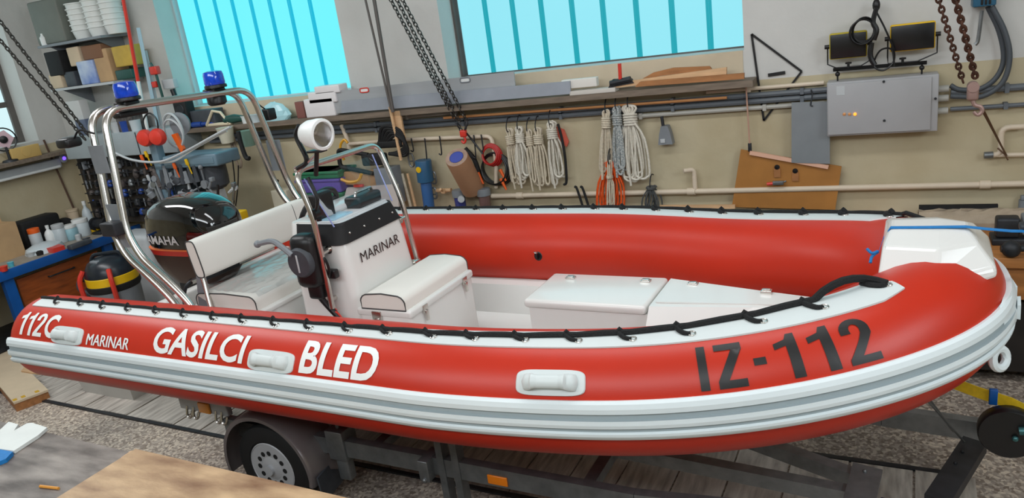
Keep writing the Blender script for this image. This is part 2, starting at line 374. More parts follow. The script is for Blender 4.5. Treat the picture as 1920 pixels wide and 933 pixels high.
# boards over the work pit
PLANK = mat('grey_floor_plank', (150, 142, 134), .75, 0, 0, 3, .15, 60, col2=(204, 196, 186), stretch=(10, 1.5, 4))
mb = MB(); u = -7.2
while u < .18:
    w = random.uniform(.26, .31)
    t = random.uniform(.008, .016)
    mb.box((u, -.17, .0), (u+w-.012, .62, t), fr=lambda q: B2W(*q)); u += w
struct(mb, 'trim_3', PLANK)
mb = MB().box((-7.6, -.205, .0), (.3, -.175, .012), fr=lambda q: B2W(*q)).box((-7.6, .625, .0), (.3, .66, .012), fr=lambda q: B2W(*q))
struct(mb, 'trim_4', DARKM)                                                                     # steel angle along the pit edge

# ------------------------------------------------------------------ the boat
boat = thing('inflatable_boat', 'red rigid inflatable boat with white centre console standing on a trailer', 'boat', (0, YC, 0), local=True, rotz=TH)
PRM = dict(b=.9093, x1=-1.6656, xb=.2071, p=1.2548, q=.8306, z0=CAM_H-1.4373, trim=.0028, h=.1301, x2=-.9879)
TR = .245
def tube_path(u0=-4.47):
    d = PRM; xa = np.linspace(u0, d['x1'], 40, endpoint=False); A = np.stack([xa, -d['b']*np.ones(40)], 1)
    t = np.linspace(0, math.pi/2, 60)
    Bq = np.stack([d['x1']+(d['xb']-d['x1'])*np.sin(t)**d['p'], -d['b']*np.clip(np.cos(t), 0, 1)**d['q']], 1)
    near = np.vstack([A, Bq]); pts = np.vstack([near, near[::-1][1:]*[1, -1]])
    z = d['z0']+d['trim']*(pts[:, 0]+2)+d['h']*np.clip((pts[:, 0]-d['x2'])/(d['xb']-d['x2']), 0, None)**2
    C = np.stack([pts[:, 0], pts[:, 1], z], 1)
    s = np.concatenate([[0], np.cumsum(np.linalg.norm(np.diff(C, axis=0), axis=1))])
    S = np.linspace(0, s[-1], 320); C = np.stack([np.interp(S, s, C[:, j]) for j in range(3)], 1)
    for _ in range(3): C[1:-1] = (C[:-2]+2*C[1:-1]+C[2:])/4
    T = np.gradient(C, axis=0); T /= np.linalg.norm(T, axis=1)[:, None]
    N = np.stack([T[:, 1], -T[:, 0], 0*T[:, 0]], 1); N /= np.linalg.norm(N, axis=1)[:, None]
    U = np.cross(N, T); U *= np.sign(U[:, 2:3]); return C, T, N, U, S
TC, TT, TN, TU, TS = tube_path()
SOFF = 5.2-4.47                                             # arc lengths below were measured from u = -5.2
SL = TS[-1]
def tp(s, a, k=1.0, far=False):                             # a point on the tube: arc length, angle above the outer equator
    s = s-SOFF
    if far: s = SL-s
    f = lambda A: np.array([np.interp(s, TS, A[:, j]) for j in range(3)])
    a = R(a); return f(TC)+TR*k*(math.cos(a)*f(TN)+math.sin(a)*f(TU))
def ring(i, rr, n=36, du=0): return [TC[i]+TT[i]*du+rr*(math.cos(2*math.pi*j/n)*TN[i]+math.sin(2*math.pi*j/n)*TU[i]) for j in range(n)]
mb = MB(); e = len(TC)-1
rings = [ring(0, TR*k, du=-d) for k, d in ((.02, .085), (.35, .08), (.65, .062), (.86, .03), (.97, .006))]
rings += [ring(i, TR) for i in range(1, e)] + [ring(e, TR*k, du=d) for k, d in ((.97, .006), (.86, .03), (.65, .062), (.35, .08), (.02, .085))]
mb.loft(rings)
build(mb, 'buoyancy_tube', RED, boat)
SB = SOFF+SL/2                                              # arc length at the bow
def band(s0, s1, prof, far=False, n=None, endcap=True):     # sweep (angle, height) along the tube
    n = n or max(8, int((s1-s0)/.035)); rows = []
    for i in range(n+1):
        s = s0+(s1-s0)*i/n
        rows.append([tp(s, a, 1+h/TR, far) for a, h in prof])
    mb = MB().grid(rows)
    if endcap:
        for r in (rows[0], rows[-1]): mb.add(r, [tuple(range(len(r)))])
    return mb, rows
STR = [(21, -.004), (20.6, .012), (18, .018), (14, .02), (10, .017), (9.3, .007), (5.2, .007), (4.6, .02), (1, .022), (-2, .02), (-2.6, .011), (-6.2, .011), (-6.8, .022), (-9, .023), (-11, .02), (-13.8, .014), (-14.4, -.004)]
rows = []
s0, s1 = SOFF+.0, SOFF+SL
for i in range(331):
    s = s0+(s1-s0)*i/330; rows.append([tp(s, a, 1+h/TR) for a, h in STR])
mb = MB()
for j in range(len(STR)-1):
    g = 1 if j in (5, 6, 10) else 0
    mb.grid([[r[j], r[j+1]] for r in rows], g, True)
for r in (rows[0], rows[-1]): mb.add(r, [tuple(range(len(r)))])
strake = build(mb, 'rubbing_strake', [STRAKE, STRAKEG], boat)
# rounded bow end piece on the strake with its towing eye
mb = MB(); bp_ = [tp(SB+d, -12, 1.10) for d in (-.34, -.2, -.05, .1)]
rws = []
for i in range(25):
    s = SB-.20+.62*i/24; kk = min(1, 6*min(i, 24-i)/24); rws.append([tp(s, a, 1+(.008+.8*h*kk)/TR) for a, h in ((22, -.02), (21, .012), (12, .02), (6, .012), (2, .02), (-6, .02), (-9, .012), (-15, .018), (-19, .01), (-19.5, -.02))])
mb.grid(rws)
for d in (-.06, .08, .22): mb.box((-.02, -.02, -.02), (.02, .02, .02), fr=lambda q, d=d: tp(SB+d+q[0]*1.6, 1+q[1]*300, 1.12+q[2]*1.2))
mb.torus(tp(SB-.225, -21, 1.10), (.75, -.6, .2), .036, .016, 20, 8)
build(mb, 'bow_fender', STRAKE, strake)
# white patches that carry the lifelines
LOOP_A = 79.5
LOOPS = [.79, .99, 1.21, 1.42, 1.64, 1.87, 2.09, 2.31, 2.51, 2.72, 2.93, 3.15, 3.36, 3.58, 3.77, 3.98, 4.19, 4.40, 4.62, 4.88, 5.10, 5.345]
EYE = [78, 76, 77, 75, 75, 75, 73.5, 73, 73, 73, 73, 74.6, 76, 77.5, 77.5, 77.5, 77, 77, 77.5, 80, 81, 84]
ROPA = ([.79, 1.44, 1.85, 2.34, 2.96, 3.53, 4.06, 4.27, 4.5, 4.74, 5.01, 5.4], [87, 85, 83, 82, 82.5, 83.5, 84.5, 86.5, 88.5, 92, 96, 97])
STRH = ([.79, 3.0, 3.7, 4.4, 4.93, 5.4], [84, 84, 92, 96, 101, 101])
_OLD = [.782, .960, 1.155, 1.366, 1.575, 1.79, 2.0, 2.212, 2.43, 2.645, 2.87, 3.092, 3.31, 3.522, 3.729, 3.943, 4.159, 4.384, 4.614, 4.853, 5.093, 5.327]
for far in (False, True):
    # photographed: the near patch starts a hand's breadth from the tube end
    n = 150; rows = []; sa, sb = .80, 5.385
    for i in range(n+1):
        s = sa+(sb-sa)*i/n; k = min(1, (sb-s)/.09); hi = 101 if not far else 101
        lo = 68.5+ (0 if k == 1 else (1-k)*5); hi2 = 101-(1-k)*14
        if not far: hi2 = float(np.interp(s, *STRH))-(1-k)*14
        else: hi2 = 103-(1-k)*14
        rows.append([tp(s, lo+(hi2-lo)*t, 1+.006/TR*(0 if t in (0, 1) else 1)-.001, far) for t in (0, .02, .25, .5, .75, .98, 1)])
    patch = build(MB().grid(rows), 'lifeline_patch', WPVC, boat)
    for q_, s in enumerate(LOOPS[1:]):
        a = EYE[q_+1] if not far else 90; c = tp(s+.012, a, 1.03, far); nn = c-tp(s+.012, a, .9, far); 
        build(MB().torus(c, nn, .0125, .0035, 12, 6), 'lacing_eyelet', STEEL, patch)
    # rope: a run from loop to loop and a short lashing at each eyelet
    mb = MB(); pts = []
    rpa = (lambda s: float(np.interp(s, *ROPA))) if not far else (lambda s: 76)
    for q in range(len(LOOPS)-1):
        for k in range(6):
            t = k/6; s = LOOPS[q]+(LOOPS[q+1]-LOOPS[q])*t
            dip = math.sin(math.pi*t)
            lift = 1.038+.012*dip
            if q == len(LOOPS)-2 and not far: lift = 1.04+.16*dip**.8
            pts.append(tp(s, rpa(s)-(1.6 if not far else 0)+.5*dip, lift+.003*random.random(), far))
    pts.append(tp(LOOPS[-1], rpa(5.3)-4, 1.05, far))
    if far: pts += [tp(LOOPS[-1]+.12, 92, 1.14, far), tp(LOOPS[-1]+.22, 88, 1.07, far), tp(LOOPS[-1]+.36, 84, 1.06, far)]
    if not far: pts += [tp(LOOPS[-1]+.012, 85, 1.03, far)]
    mb.tube(pts, [.0085+.0035*max(0, (3.2+i*.0365-4.0)/2) if not far and i > 66 else (.0105 if far else .0085) for i in range(len(pts))], 7)
    for q_, s in enumerate(LOOPS[1:]):
        a1 = rpa(s); a2 = EYE[q_+1] if not far else 88; g = (.75 if not far else 1.05)+.45*min(1, max(0, (s-2.5)/2.2))
        mb.tube([tp(s-.052, a1-1, 1.035, far), tp(s-.040, a1-.5, 1.075, far), tp(s-.030, a1-1, 1.04, far)], [.010*g, .0135*g, .010*g], 7)
        mb.tube(smooth_path([tp(s-.044, a1-.5, 1.06, far), tp(s-.038, (a1+a2)/2, 1.055, far), tp(s-.016, a2+.5, 1.045, far), tp(s+.006, a2, 1.02, far)], 3), .0085*g, 6)
    build(mb, 'lifeline', ROPEB, boat)
# carrying handles on the near side: pad and moulded grip
for sc, ac, hw in ((1.275, 32.5, .136), (2.795, 32, .140), (4.116, 35.4, .128)):
    def hp(x, y, h): return tp(sc+x, ac+y, 1+h/TR)                  # y in degrees
    rows = []
    hh = 11.2; cr = .035
    prof = []
    N_ = 40
    for k in range(N_):
        t = 2*math.pi*k/N_; cx, cy = math.cos(t), math.sin(t); e_ = .42
        prof.append((hw*math.copysign(abs(cx)**e_, cx), hh*math.copysign(abs(cy)**e_, cy)))
    mb = MB()
    mb.loft([[hp(x*k, y*k, h) for x, y in prof] for k, h in ((1, -.003), (1, .004), (.97, .008), (.7, .009), (.35, .0095), (.02, .0095))])
    pad = build(mb, 'carrying_handle', WPVC, boat)
    rg = []
    for i in range(25):
        t = -1+2*i/24; x = t*hw*.8; lift = .012+.026*(1-abs(t)**6); wd_ = (5.0 if abs(t) < .45 else 5.0+1.9*min(1, (abs(t)-.45)/.25)); wd_ *= (1 if abs(t) < .9 else max(.25, 1-((abs(t)-.9)/.1)**2*.7))
        th_ = .013 if abs(t) < .5 else .02
        rg.append([hp(x, math.cos(2*math.pi*k/14)*wd_, lift+math.sin(2*math.pi*k/14)*th_-(.012 if abs(t) > .6 else 0)) for k in range(14)])
    build(MB().loft(rg), 'grip', WPVC, pad)
# lettering on the tube
def tube_text(body, s0, s1, a0, a1, m, name, shear=0, offset=0, xs=None, lift=.0022, slope=0, bold=0):
    v, f = text2d(body, shear, offset)
    vs = [tp(s0+(s1-s0)*x, a0+(a1-a0)*y+slope*x, 1+lift/TR) for x, y, _ in v]
    mb = MB().add(vs, f, smooth=True)
    if bold: mb.add([tp(s0+bold+(s1-s0)*x, a0+(a1-a0)*y, 1+(lift+.0007)/TR) for x, y, _ in v], f, smooth=True)
    return build(mb, name, m, boat)
LETW = mat('white_lettering', (236, 238, 236), .5); LETB = mat('black_lettering', (22, 20, 20), .42)
def strokes_text(glyphs, s0, a0, a1, m, name, adv):
    mb = MB(); x0 = s0
    for g, w in glyphs:
        for poly in GLY[g]:
            P2 = subdiv_poly(poly)
            mb.add([tp(x0+w*x, a0+(a1-a0)*y, 1.009) for x, y in P2[0]], P2[1], smooth=True)
        x0 += w+adv
    return build(mb, name, m, boat)
def subdiv_poly(poly):
    bm = bmesh.new(); vv = [bm.verts.new((x, y, 0)) for x, y in poly]
    for t in tessellate_polygon([[Vector((x, y, 0)) for x, y in poly]]):
        try: bm.faces.new([vv[i] for i in t])
        except ValueError: pass
    for _ in range(4):
        es = [e for e in bm.edges if e.calc_length() > .18]
        if not es: break
        bmesh.ops.subdivide_edges(bm, edges=es, cuts=1); bmesh.ops.triangulate(bm, faces=[f for f in bm.faces if len(f.verts) > 3])
    bm.verts.index_update(); r = ([(v.co.x, v.co.y) for v in bm.verts], [[v.index for v in f.verts] for f in bm.faces]); bm.free(); return r
def arc2(cx, cy, rx, ry, a, b, n=10): return [(cx+rx*math.cos(R(a+(b-a)*i/n)), cy+ry*math.sin(R(a+(b-a)*i/n))) for i in range(n+1)]
GLY = {'I': [[(0, 0), (1, 0), (1, 1), (0, 1)]],
       'Z': [[(0, 0), (1, 0), (1, .17), (.38, .17), (1, .84), (1, 1), (0, 1), (0, .84), (.62, .84), (0, .16)]],
       '-': [[(0, .40), (1, .40), (1, .56), (0, .56)]],
       '1': [[(.55, 0), (1, 0), (1, 1), (.68, 1), (.55, .87), (.05, .80), (.05, .66), (.55, .72)]],
       '2': [[(0, 0), (1, 0), (1, .16), (.44, .16)]+[(.80, .45), (.98, .60)]+arc2(.5, .73, .5, .27, -10, 180, 12)+[(0, .66), (.34, .66)]+arc2(.5, .74, .17, .12, 180, 0, 8)+[(.64, .64), (.5, .50), (.14, .22), (0, .12)]]}
strokes_text([('I', .030), ('Z', .092), ('-', .040), ('1', .078), ('1', .078), ('2', .092)], 4.636, 24.2, 62.0, LETB, 'registration_lettering', .030)
tube_text('GASILCI', 1.985, 2.625, 25.2, 57.2, LETW, 'name_lettering', .05, .024)
tube_text('BLED', 2.968, 3.388, 24.2, 58.6, LETW, 'name_lettering', .03, .026)
for g_, w_, s_ in (('1', .058, .795), ('1', .058, .872), ('2', .082, .952)): strokes_text([(g_, w_)], s_, 26.4, 58.2, LETW, 'digit_lettering', 0)
tube_text('C', 1.052, 1.158, 26.4, 58.2, LETW, 'name_lettering', -.04, .034)
tube_text('MARINAR', 1.45, 1.80, 24.4, 38.0, LETW, 'maker_lettering', 0, 0, bold=.0045)
# air valve on the inner face of the far tube
c = tp(8.56, 180+35.03-5.5, 1.0); c = tp(8.56, -35.03, 1.0) if False else None
c = onV(1010, 480, .672)
mb = MB().lathe(c+np.array([0, .012, 0]), (0, -1, 0), [(.001, -.004), (.034, -.004), (.034, .012), (.026, .02), (.001, .02)], 20)
mb.box(c+np.array([-.006, -.035, -.012]), c+np.array([.006, -.004, .022]), bev=.003)
build(mb, 'air_valve', BLACK, boat)
build(MB().torus(c+np.array([-.008, -.02, .03]), (.3, .2, 1), .012, .003, 12, 6), 'valve_ring', STEEL, boat)

# hull, inner liner, floor, transom
ks = [(-4.05, .50, .86, .66), (-3.0, .49, .86, .67), (-1.6, .50, .87, .66), (-.9, .55, .90, .56), (-.4, .68, .97, .38), (-.12, .83, 1.02, .2), (.02, .98, 1.06, .05)]
rings = [[(u, -w-.03, zc+.05), (u, -w-.02, zc-.12*min(1, w/.5)), (u, -w*.72, zc-.12*min(1, w/.5)-(zc-zk)*.30), (u, 0, zk), (u, w*.72, zc-.12*min(1, w/.5)-(zc-zk)*.30), (u, w+.02, zc-.12*min(1, w/.5)), (u, w+.03, zc+.05)] for u, zk, zc, w in ks]
build(MB().grid([r for r in rings], smooth=False), 'hull', mat('red_gelcoat', (150, 26, 18), .35, 0, .04), boat)
mb = MB()
st = [(-4.0, .66), (-3, .67), (-2, .67), (-1.4, .64), (-1.0, .57), (-.7, .47), (-.45, .34), (-.2, .15)]
mb.grid([[(u, -w-.05, .955), (u, -w+.015, .935), (u, -w+.045, .75), (u, -w*.85+.05, .72), (u, w*.85-.05, .72), (u, w-.045, .75), (u, w-.015, .935), (u, w+.05, .955)] for u, w in st])
build(mb, 'cockpit_liner', GRP, boat)
mb = MB().box((-4.07, -.66, .72), (-3.99, .66, 1.16), bev=.015).box((-4.0, -.66, .72), (-3.82, -.40, 1.10), bev=.03).box((-4.0, .40, .72), (-3.82, .66, 1.10), bev=.03)
build(mb, 'transom', GRP, boat)
# bow deck with step locker
mb = MB()
fr_ = [(-1.575, -.182, .72), (-1.575, -.182, 1.165), (-1.575, .182, 1.165), (-1.575, .182, .72)]
mb.loft([[(-1.575, -.182, .72), (-1.575, -.182, 1.165), (-1.575, .182, 1.165), (-1.575, .182, .72)], [(-.95, -.182, .72), (-.95, -.182, 1.165), (-.95, .182, 1.165), (-.95, .182, .72)]], smooth=False)
mb.loft([[(-.95, -.50, .80), (-.95, -.40, .98), (-.95, -.182, 1.21), (-.95, .182, 1.21), (-.95, .40, .98), (-.95, .50, .80)],
         [(-.5, -.32, .9), (-.5, -.25, 1.08), (-.5, -.10, 1.20), (-.5, .10, 1.20), (-.5, .25, 1.08), (-.5, .32, .9)],
         [(-.05, -.05, 1.0), (-.05, -.04, 1.14), (-.05, -.02, 1.18), (-.05, .02, 1.18), (-.05, .04, 1.14), (-.05, .05, 1.0)]], smooth=False)
deck = build(mb, 'bow_locker', GRP, boat)
build(MB().box((-1.60, -.195, 1.165), (-.965, .195, 1.212), bev=.018), 'locker_lid', GRP, deck)
build(MB().prism([(-.93, -.14, 1.211), (-.93, .15, 1.211), (-.2, .04, 1.192), (-.2, -.03, 1.192)], (0, 0, .006)), 'anchor_hatch', GRP, deck)
for u, v in ((-1.47, .12), (-1.06, .12), (-.82, .11), (-.47, .06)):
    mb = MB().box((u-.025, v-.018, 1.20), (u+.025, v+.018, 1.221), bev=.003).box((u-.018, v-.01, 1.218), (u+.018, v+.012, 1.226), 0, .002)
    build(mb, 'hatch_hinge', STEEL, deck)

# centre console
def rrect(u0, u1, w, r, n=5):
    pts = []
    for (cu, cv, a0) in ((u1-r, w-r, 0), (u0+r, w-r, 90), (u0+r, -w+r, 180), (u1-r, -w+r, 270)):
        for k in range(n+1): a = R(a0+90*k/n); pts.append((cu+r*math.cos(a), cv+r*math.sin(a)))
    return pts
def lay(lv):
    return [[(x, y, z) for x, y in rrect(u0, u1, w, r)] for u0, u1, w, r, z in lv]
mb = MB().loft(lay([(-3.02, -2.54, .31, .06, .72), (-3.02, -2.56, .30, .06, 1.0), (-3.02, -2.605, .285, .06, 1.44), (-3.02, -2.617, .281, .06, 1.50), (-3.02, -2.645, .250, .055, 1.607), (-3.02, -2.652, .243, .05, 1.615)]))
con = build(mb, 'console', GRP, boat)
mb = MB().grid([[(x, y, z) for x, y in rrect(-2.98, u1, w, .06)[-9:]+rrect(-2.98, u1, w, .06)[:9]] for u1, w, z in ((-2.614, .283, 1.500), (-2.609, .289, 1.502), (-2.637, .258, 1.612), (-2.643, .250, 1.614))])
build(mb, 'windscreen_base', BLACKM, con)
for v in (-.2, -.07, .07, .2): build(MB().ball((-2.621, v, 1.55), .007, 8), 'screw', STEEL, con)
v_, f_ = text2d('MARINAR', .05, .0)
build(MB().add([(-2.590-(.05*y)*.1, -.185+.365*x, 1.372+.055*y) for x, y, _ in v_], f_), 'maker_lettering', LETB, con)
# dash: recessed white tray, raised pod, instruments
mb = MB().box((-2.97, -.24, 1.612), (-2.68, .24, 1.624), bev=.004).box((-2.97, -.10, 1.62), (-2.80, .22, 1.66), bev=.02)
build(mb, 'dash_panel', GRP, con)
build(MB().box((-2.80, -.22, 1.622), (-2.70, -.05, 1.632), bev=.004), 'chart_tray', mat('pale_blue_tray', (176, 214, 230), .25), con)
mb = MB().box((-2.82, .02, 1.622), (-2.70, .235, 1.69), bev=.018).tube(fillet([(-2.75, .05, 1.685), (-2.75, .06, 1.71), (-2.75, .2, 1.71), (-2.75, .21, 1.685)], .02), .009, 8, m=1)
build(mb, 'instrument_box', [BLACK, STEEL], con)
mb = MB().box((-2.855, -.235, 1.61), (-2.785, -.09, 1.775), bev=.015).box((-2.863, -.215, 1.64), (-2.853, -.11, 1.75), bev=.003)
build(mb, 'plotter', BLACK, con)
mb = MB(); wc = np.array([-3.05, .05, 1.60]); ax = np.array([-.86, 0, .5])
mb.torus(wc, ax, .155, .016, 28, 8).cyl(wc+ax*.02, wc-ax*.09, .03)
e1 = np.cross(ax, (0, 1, 0)); e1 /= np.linalg.norm(e1)
for k in range(3):
    a = R(90+120*k); d = math.cos(a)*np.array([0, 1., 0])+math.sin(a)*e1; mb.tube([wc, wc+d*.15], .012, 6)
build(mb, 'steering_wheel', BLACK, con)
# windscreen
bot = [(-2.80, -.268, 1.604), (-2.66, -.268, 1.604), (-2.635, -.24, 1.604), (-2.635, .24, 1.604), (-2.66, .268, 1.604), (-2.80, .268, 1.604)]
top = [(-2.84, -.300, 1.885), (-2.77, -.300, 1.885), (-2.75, -.27, 1.885), (-2.75, .27, 1.885), (-2.77, .300, 1.885), (-2.84, .300, 1.885)]
mb = MB()
rows = [[np.array(a)*(1-t)+np.array(b)*t for a, b in zip(bot, top)] for t in np.linspace(0, 1, 6)]
mb.grid(rows); build(mb, 'windscreen', ACRYL, con)
for q_ in (1, 4): build(MB().tube([rows[0][q_], rows[-1][q_]], .004, 6), 'windscreen_edge', mat('acrylic_edge_glint', (150, 160, 214), .15), con)  # violet base colour paints in the blue light caught by the acrylic bends
# grab rail
pts = fillet([(-2.715, -.355, 1.16), (-2.70, -.365, 1.68), (-2.765, -.365, 1.94), (-2.765, .355, 1.94), (-2.65, .345, 1.60), (-2.60, .335, 1.17)], .085, 7)
mb = MB().tube(pts, .0165, 12)
for sgn, us in ((-1, (-2.735, -2.715)), (1, (-2.60, -2.64))):
    for z, u in ((1.20, us[0]), (1.48, us[1])): mb.cyl((u, sgn*.27, z), (u, sgn*.345, z), .014).lathe((u, sgn*.29, z), (0, sgn, 0), [(.024, -.01), (.024, 0)], 14)
rail = build(mb, 'grab_rail', STEEL, con)
mb = MB().cyl((-2.70, -.37, 1.70), (-2.70, -.33, 1.70), .03).tube(smooth_path([(-2.70, -.35, 1.70), (-2.66, -.35, 1.78), (-2.70, -.34, 1.90)], 6), .010, 8)
build(mb, 'rail_clamp', BLACK, con)
# searchlight on the rail
lc = onV(603, 252, -.37); ax = -ray(603, 252)/np.linalg.norm(ray(603, 252))*math.cos(.92)+CR*math.sin(.92)*.98+UP*-.05; ax = np.array([ax[0]*CO+ax[1]*SI, -ax[0]*SI+ax[1]*CO, ax[2]]); ax /= np.linalg.norm(ax); LS = .84
mb = MB().lathe(lc, ax, [(r*LS, h*LS) for r, h in [(.001, -.155), (.045, -.152), (.066, -.135), (.082, -.10), (.090, -.05), (.094, -.03), (.096, 0), (.094, .012), (.078, .016), (.074, .008)]], 32)
sl = build(mb, 'searchlight', WHITE, boat)
mb = MB().lathe(lc, ax, [(r*LS, h*LS) for r, h in [(.001, -.055), (.02, -.052), (.045, -.036), (.066, -.010), (.074, .008)]], 28)
build(mb, 'reflector', mat('chrome', (225, 225, 228), .06, 1), sl)
build(MB().lathe(lc, ax, [(.001, .007), (.061, .007), (.061, .010), (.001, .010)], 28), 'lens', glass('lens_glass', (250, 250, 252), .9, .02), sl)
b0 = lc-ax*.06+np.array([0, 0, -.088])
mb = MB().tube(smooth_path([lc-ax*.15+np.array([0, 0, .04]), lc-ax*.19+np.array([0, 0, -.02]), lc-ax*.15+np.array([0, 0, -.14]), (-2.75, -.35, 1.95)], 6), .013, 8)
mb.box(b0-np.array([.05, .025, .006]), b0+np.array([.05, .025, .006]), bev=.004).tube([b0, b0+np.array([-.06, .02, -.13])], .012, 8)
build(mb, 'lamp_bracket', BLACK, sl)
build(MB().tube([b0+np.array([-.02, .01, -.02]), (-2.765, -.345, 1.93)], .010, 8).torus((-2.765, -.34, 1.938), (0, 1, 0), .02, .006), 'lamp_stem', STEEL, sl)
# throttle box with lever
TO = np.array([.045, .022, 0])
mb = MB().box((-2.925, -.45, 1.29), (-2.765, -.32, 1.595), bev=.045).box((-2.88, -.42, 1.22), (-2.78, -.34, 1.32), bev=.02)
mb.tube(smooth_path([(-2.83, -.39, 1.24), (-2.80, -.37, 1.17), (-2.75, -.36, 1.10), (-2.72, -.35, 1.03)], 5), .018, 8)
mb.box((-2.76, -.37, 1.33), (-2.70, -.33, 1.38), bev=.008).tube(smooth_path([(-2.77, -.38, 1.46), (-2.73, -.385, 1.45), (-2.72, -.38, 1.38), (-2.74, -.37, 1.34)], 5), .008, 6)
mb.v = [tuple(np.array(q)+TO*(1 if q[0] < -2.70 else 0)) for q in mb.v]
th = build(mb, 'throttle_box', BLACK, con)
build(MB().lathe((-2.80, -.433, 1.45), (0, -1, 0), [(.001, -.02), (.085, -.02), (.085, .0), (.075, .014), (.001, .018)], 28), 'lever_hub', DGREY, th)
build(MB().box((-2.806, -.454, 1.40), (-2.794, -.450, 1.50), bev=.002), 'pointer', LGREY, th)
build(MB().tube(smooth_path([(-2.83, -.448, 1.50), (-2.90, -.448, 1.55), (-2.96, -.445, 1.575), (-3.08, -.435, 1.555)], 5), [.016]*12+[.015]*4, 8).ball((-3.085, -.435, 1.553), .021, 10), 'throttle_lever', GREY, th)
build(MB().box((-2.70, -.33, 1.0), (-2.62, -.305, 1.06), bev=.006), 'socket', BLACK, con)
build(MB().lathe((-2.73, -.325, 1.13), (0, -1, 0), [(.018, 0), (.018, .012), (.008, .016)], 12).tube(smooth_path([(-2.73, -.34, 1.13), (-2.70, -.345, 1.13), (-2.68, -.335, 1.09), (-2.68, -.33, 1.05)], 5), .005, 6), 'battery_switch', REDP, con)

# front seat locker with cushion
mb = MB().box((-2.56, -.325, .72), (-2.215, .325, 1.135), bev=.02)
fs = build(mb, 'front_seat', GRP, boat)
build(MB().box((-2.57, -.33, 1.115), (-2.205, .33, 1.160), bev=.014), 'seat_lid', GRP, fs)
def cushion(u0, u1, w, z0, z1, rnd=.05):
    m = MB(); n = 13; rings = []
    for k in range(n):
        v = -w+2*w*k/(n-1); e = 1
        prof = [(u0, z0), (u0, z0+(z1-z0)*.55)]+[(u0+rnd-rnd*math.cos(R(t)), z1-rnd*.9+rnd*.9*math.sin(R(t))) for t in (25, 50, 75, 90)]
        prof += [((u0+u1)/2, z1+.008)]+[(u1-rnd+rnd*math.cos(R(t)), z1-rnd*.9+rnd*.9*math.sin(R(t))) for t in (90, 75, 50, 25)]+[(u1, z0+(z1-z0)*.55), (u1, z0)]
        sh = .006 if k in (0, n-1) else 0
        cz = (z0+z1)/2; cu = (u0+u1)/2
        rings.append([(cu+(u-cu)*(1-sh), v, cz+(z-cz)*(1-sh)) for u, z in prof])
    m.loft(rings)
    return m, [MB().tube([(u, v, z) for u, _, z in rings[0]], .004, 6, True) for v in (-w, w)]
PIP = mat('dark_piping', (58, 58, 58), .6)
m, pp = cushion(-2.53, -2.235, .325, 1.16, 1.243)
cu = build(m, 'seat_cushion', VINYL, fs); [build(q, 'piping', PIP, cu) for q in pp]
for v in (-.2, .22): build(MB().box((-2.205, v-.022, 1.105), (-2.197, v+.022, 1.15), bev=.002).box((-2.20, v-.012, 1.06), (-2.19, v+.012, 1.12), bev=.003), 'latch', STEEL, fs)
build(MB().box((-2.46, -.339, 1.10), (-2.40, -.329, 1.15), bev=.002).box((-2.445, -.345, 1.04), (-2.415, -.333, 1.11), bev=.003), 'latch', STEEL, fs)

# rear bench with cushion in clear film, backrest
rb = build(MB().box((-3.74, -.46, .72), (-3.17, .46, 1.135), bev=.02).box((-3.75, -.47, 1.12), (-3.16, .47, 1.15), bev=.008), 'rear_bench', GRP, boat)
m, pp = cushion(-3.70, -3.20, .45, 1.15, 1.235)
cu = build(m, 'bench_cushion', VINYL, rb); [build(q, 'piping', PIP, cu) for q in pp]
rows = []
for i in range(28):
    rows.append([(-3.715+.53*i/27, -.43+.9*j/35, 1.249+.007*random.random()*(0.3+math.sin(i*.9+j*.35)**2)-(.02 if i in (0, 27) else 0)) for j in range(36)])
build(MB().grid(rows), 'film_wrap', PLASTW, rb)
build(MB().box((-3.165, -.10, 1.03), (-3.155, -.06, 1.09), bev=.003).tube(smooth_path([(-3.15, -.08, 1.05), (-3.13, -.08, 1.0), (-3.145, -.07, .93), (-3.14, -.085, .88)], 5), .006, 6).ball((-3.14, -.08, 1.06), .016, 8), 'kill_cord', [DARKM], rb)
def backcush(c0, w, z0, z1, th_, tilt):
    m = MB(); rings = []; n = 15
    for k in range(n):
        v = -w+2*w*k/(n-1); p = []
        for t in range(20):
            a = 2*math.pi*t/20; x = th_*math.copysign(abs(math.cos(a))**.5, math.cos(a)); z = (z1-z0)/2*math.copysign(abs(math.sin(a))**.35, math.sin(a))
            sc = .97 if k in (0, n-1) else 1
            p.append((c0+x*sc-tilt*(z+(z1-z0)/2), v, (z0+z1)/2+z*sc))
        rings.append(p)
    m.loft(rings)
    return m, [MB().tube([(u+d, v, z) for u, _, z in rings[0]], r, 6, True) for v, r, d in ((-w, .004, 0), (w, .004, 0), (w*.72, .0025, .001))]
m, pp = backcush(-3.57, .475, 1.345, 1.575, .04, .12)
bk = build(m, 'backrest', VINYL, boat); [build(q, 'piping', PIP, bk) for q in pp]
mb = MB()
for sgn in (-1, 1):
    mb.tube(fillet([(-3.63, sgn*.43, 1.42), (-3.60, sgn*.44, 1.30), (-3.54, sgn*.49, 1.12), (-3.50, sgn*.52, .95)], .05), .015, 10)
mb.tube([(-3.62, -.43, 1.36), (-3.62, .43, 1.36)], .012, 8)
build(mb, 'backrest_frame', STEEL, boat)
for sgn in (-1, 1): build(MB().prism([(-3.66, sgn*.415, 1.40), (-3.60, sgn*.415, 1.40), (-3.58, sgn*.44, 1.2), (-3.62, sgn*.46, .98), (-3.72, sgn*.46, .98), (-3.68, sgn*.44, 1.2)], (0, .012*sgn, 0)), 'side_plate', GREY, boat)
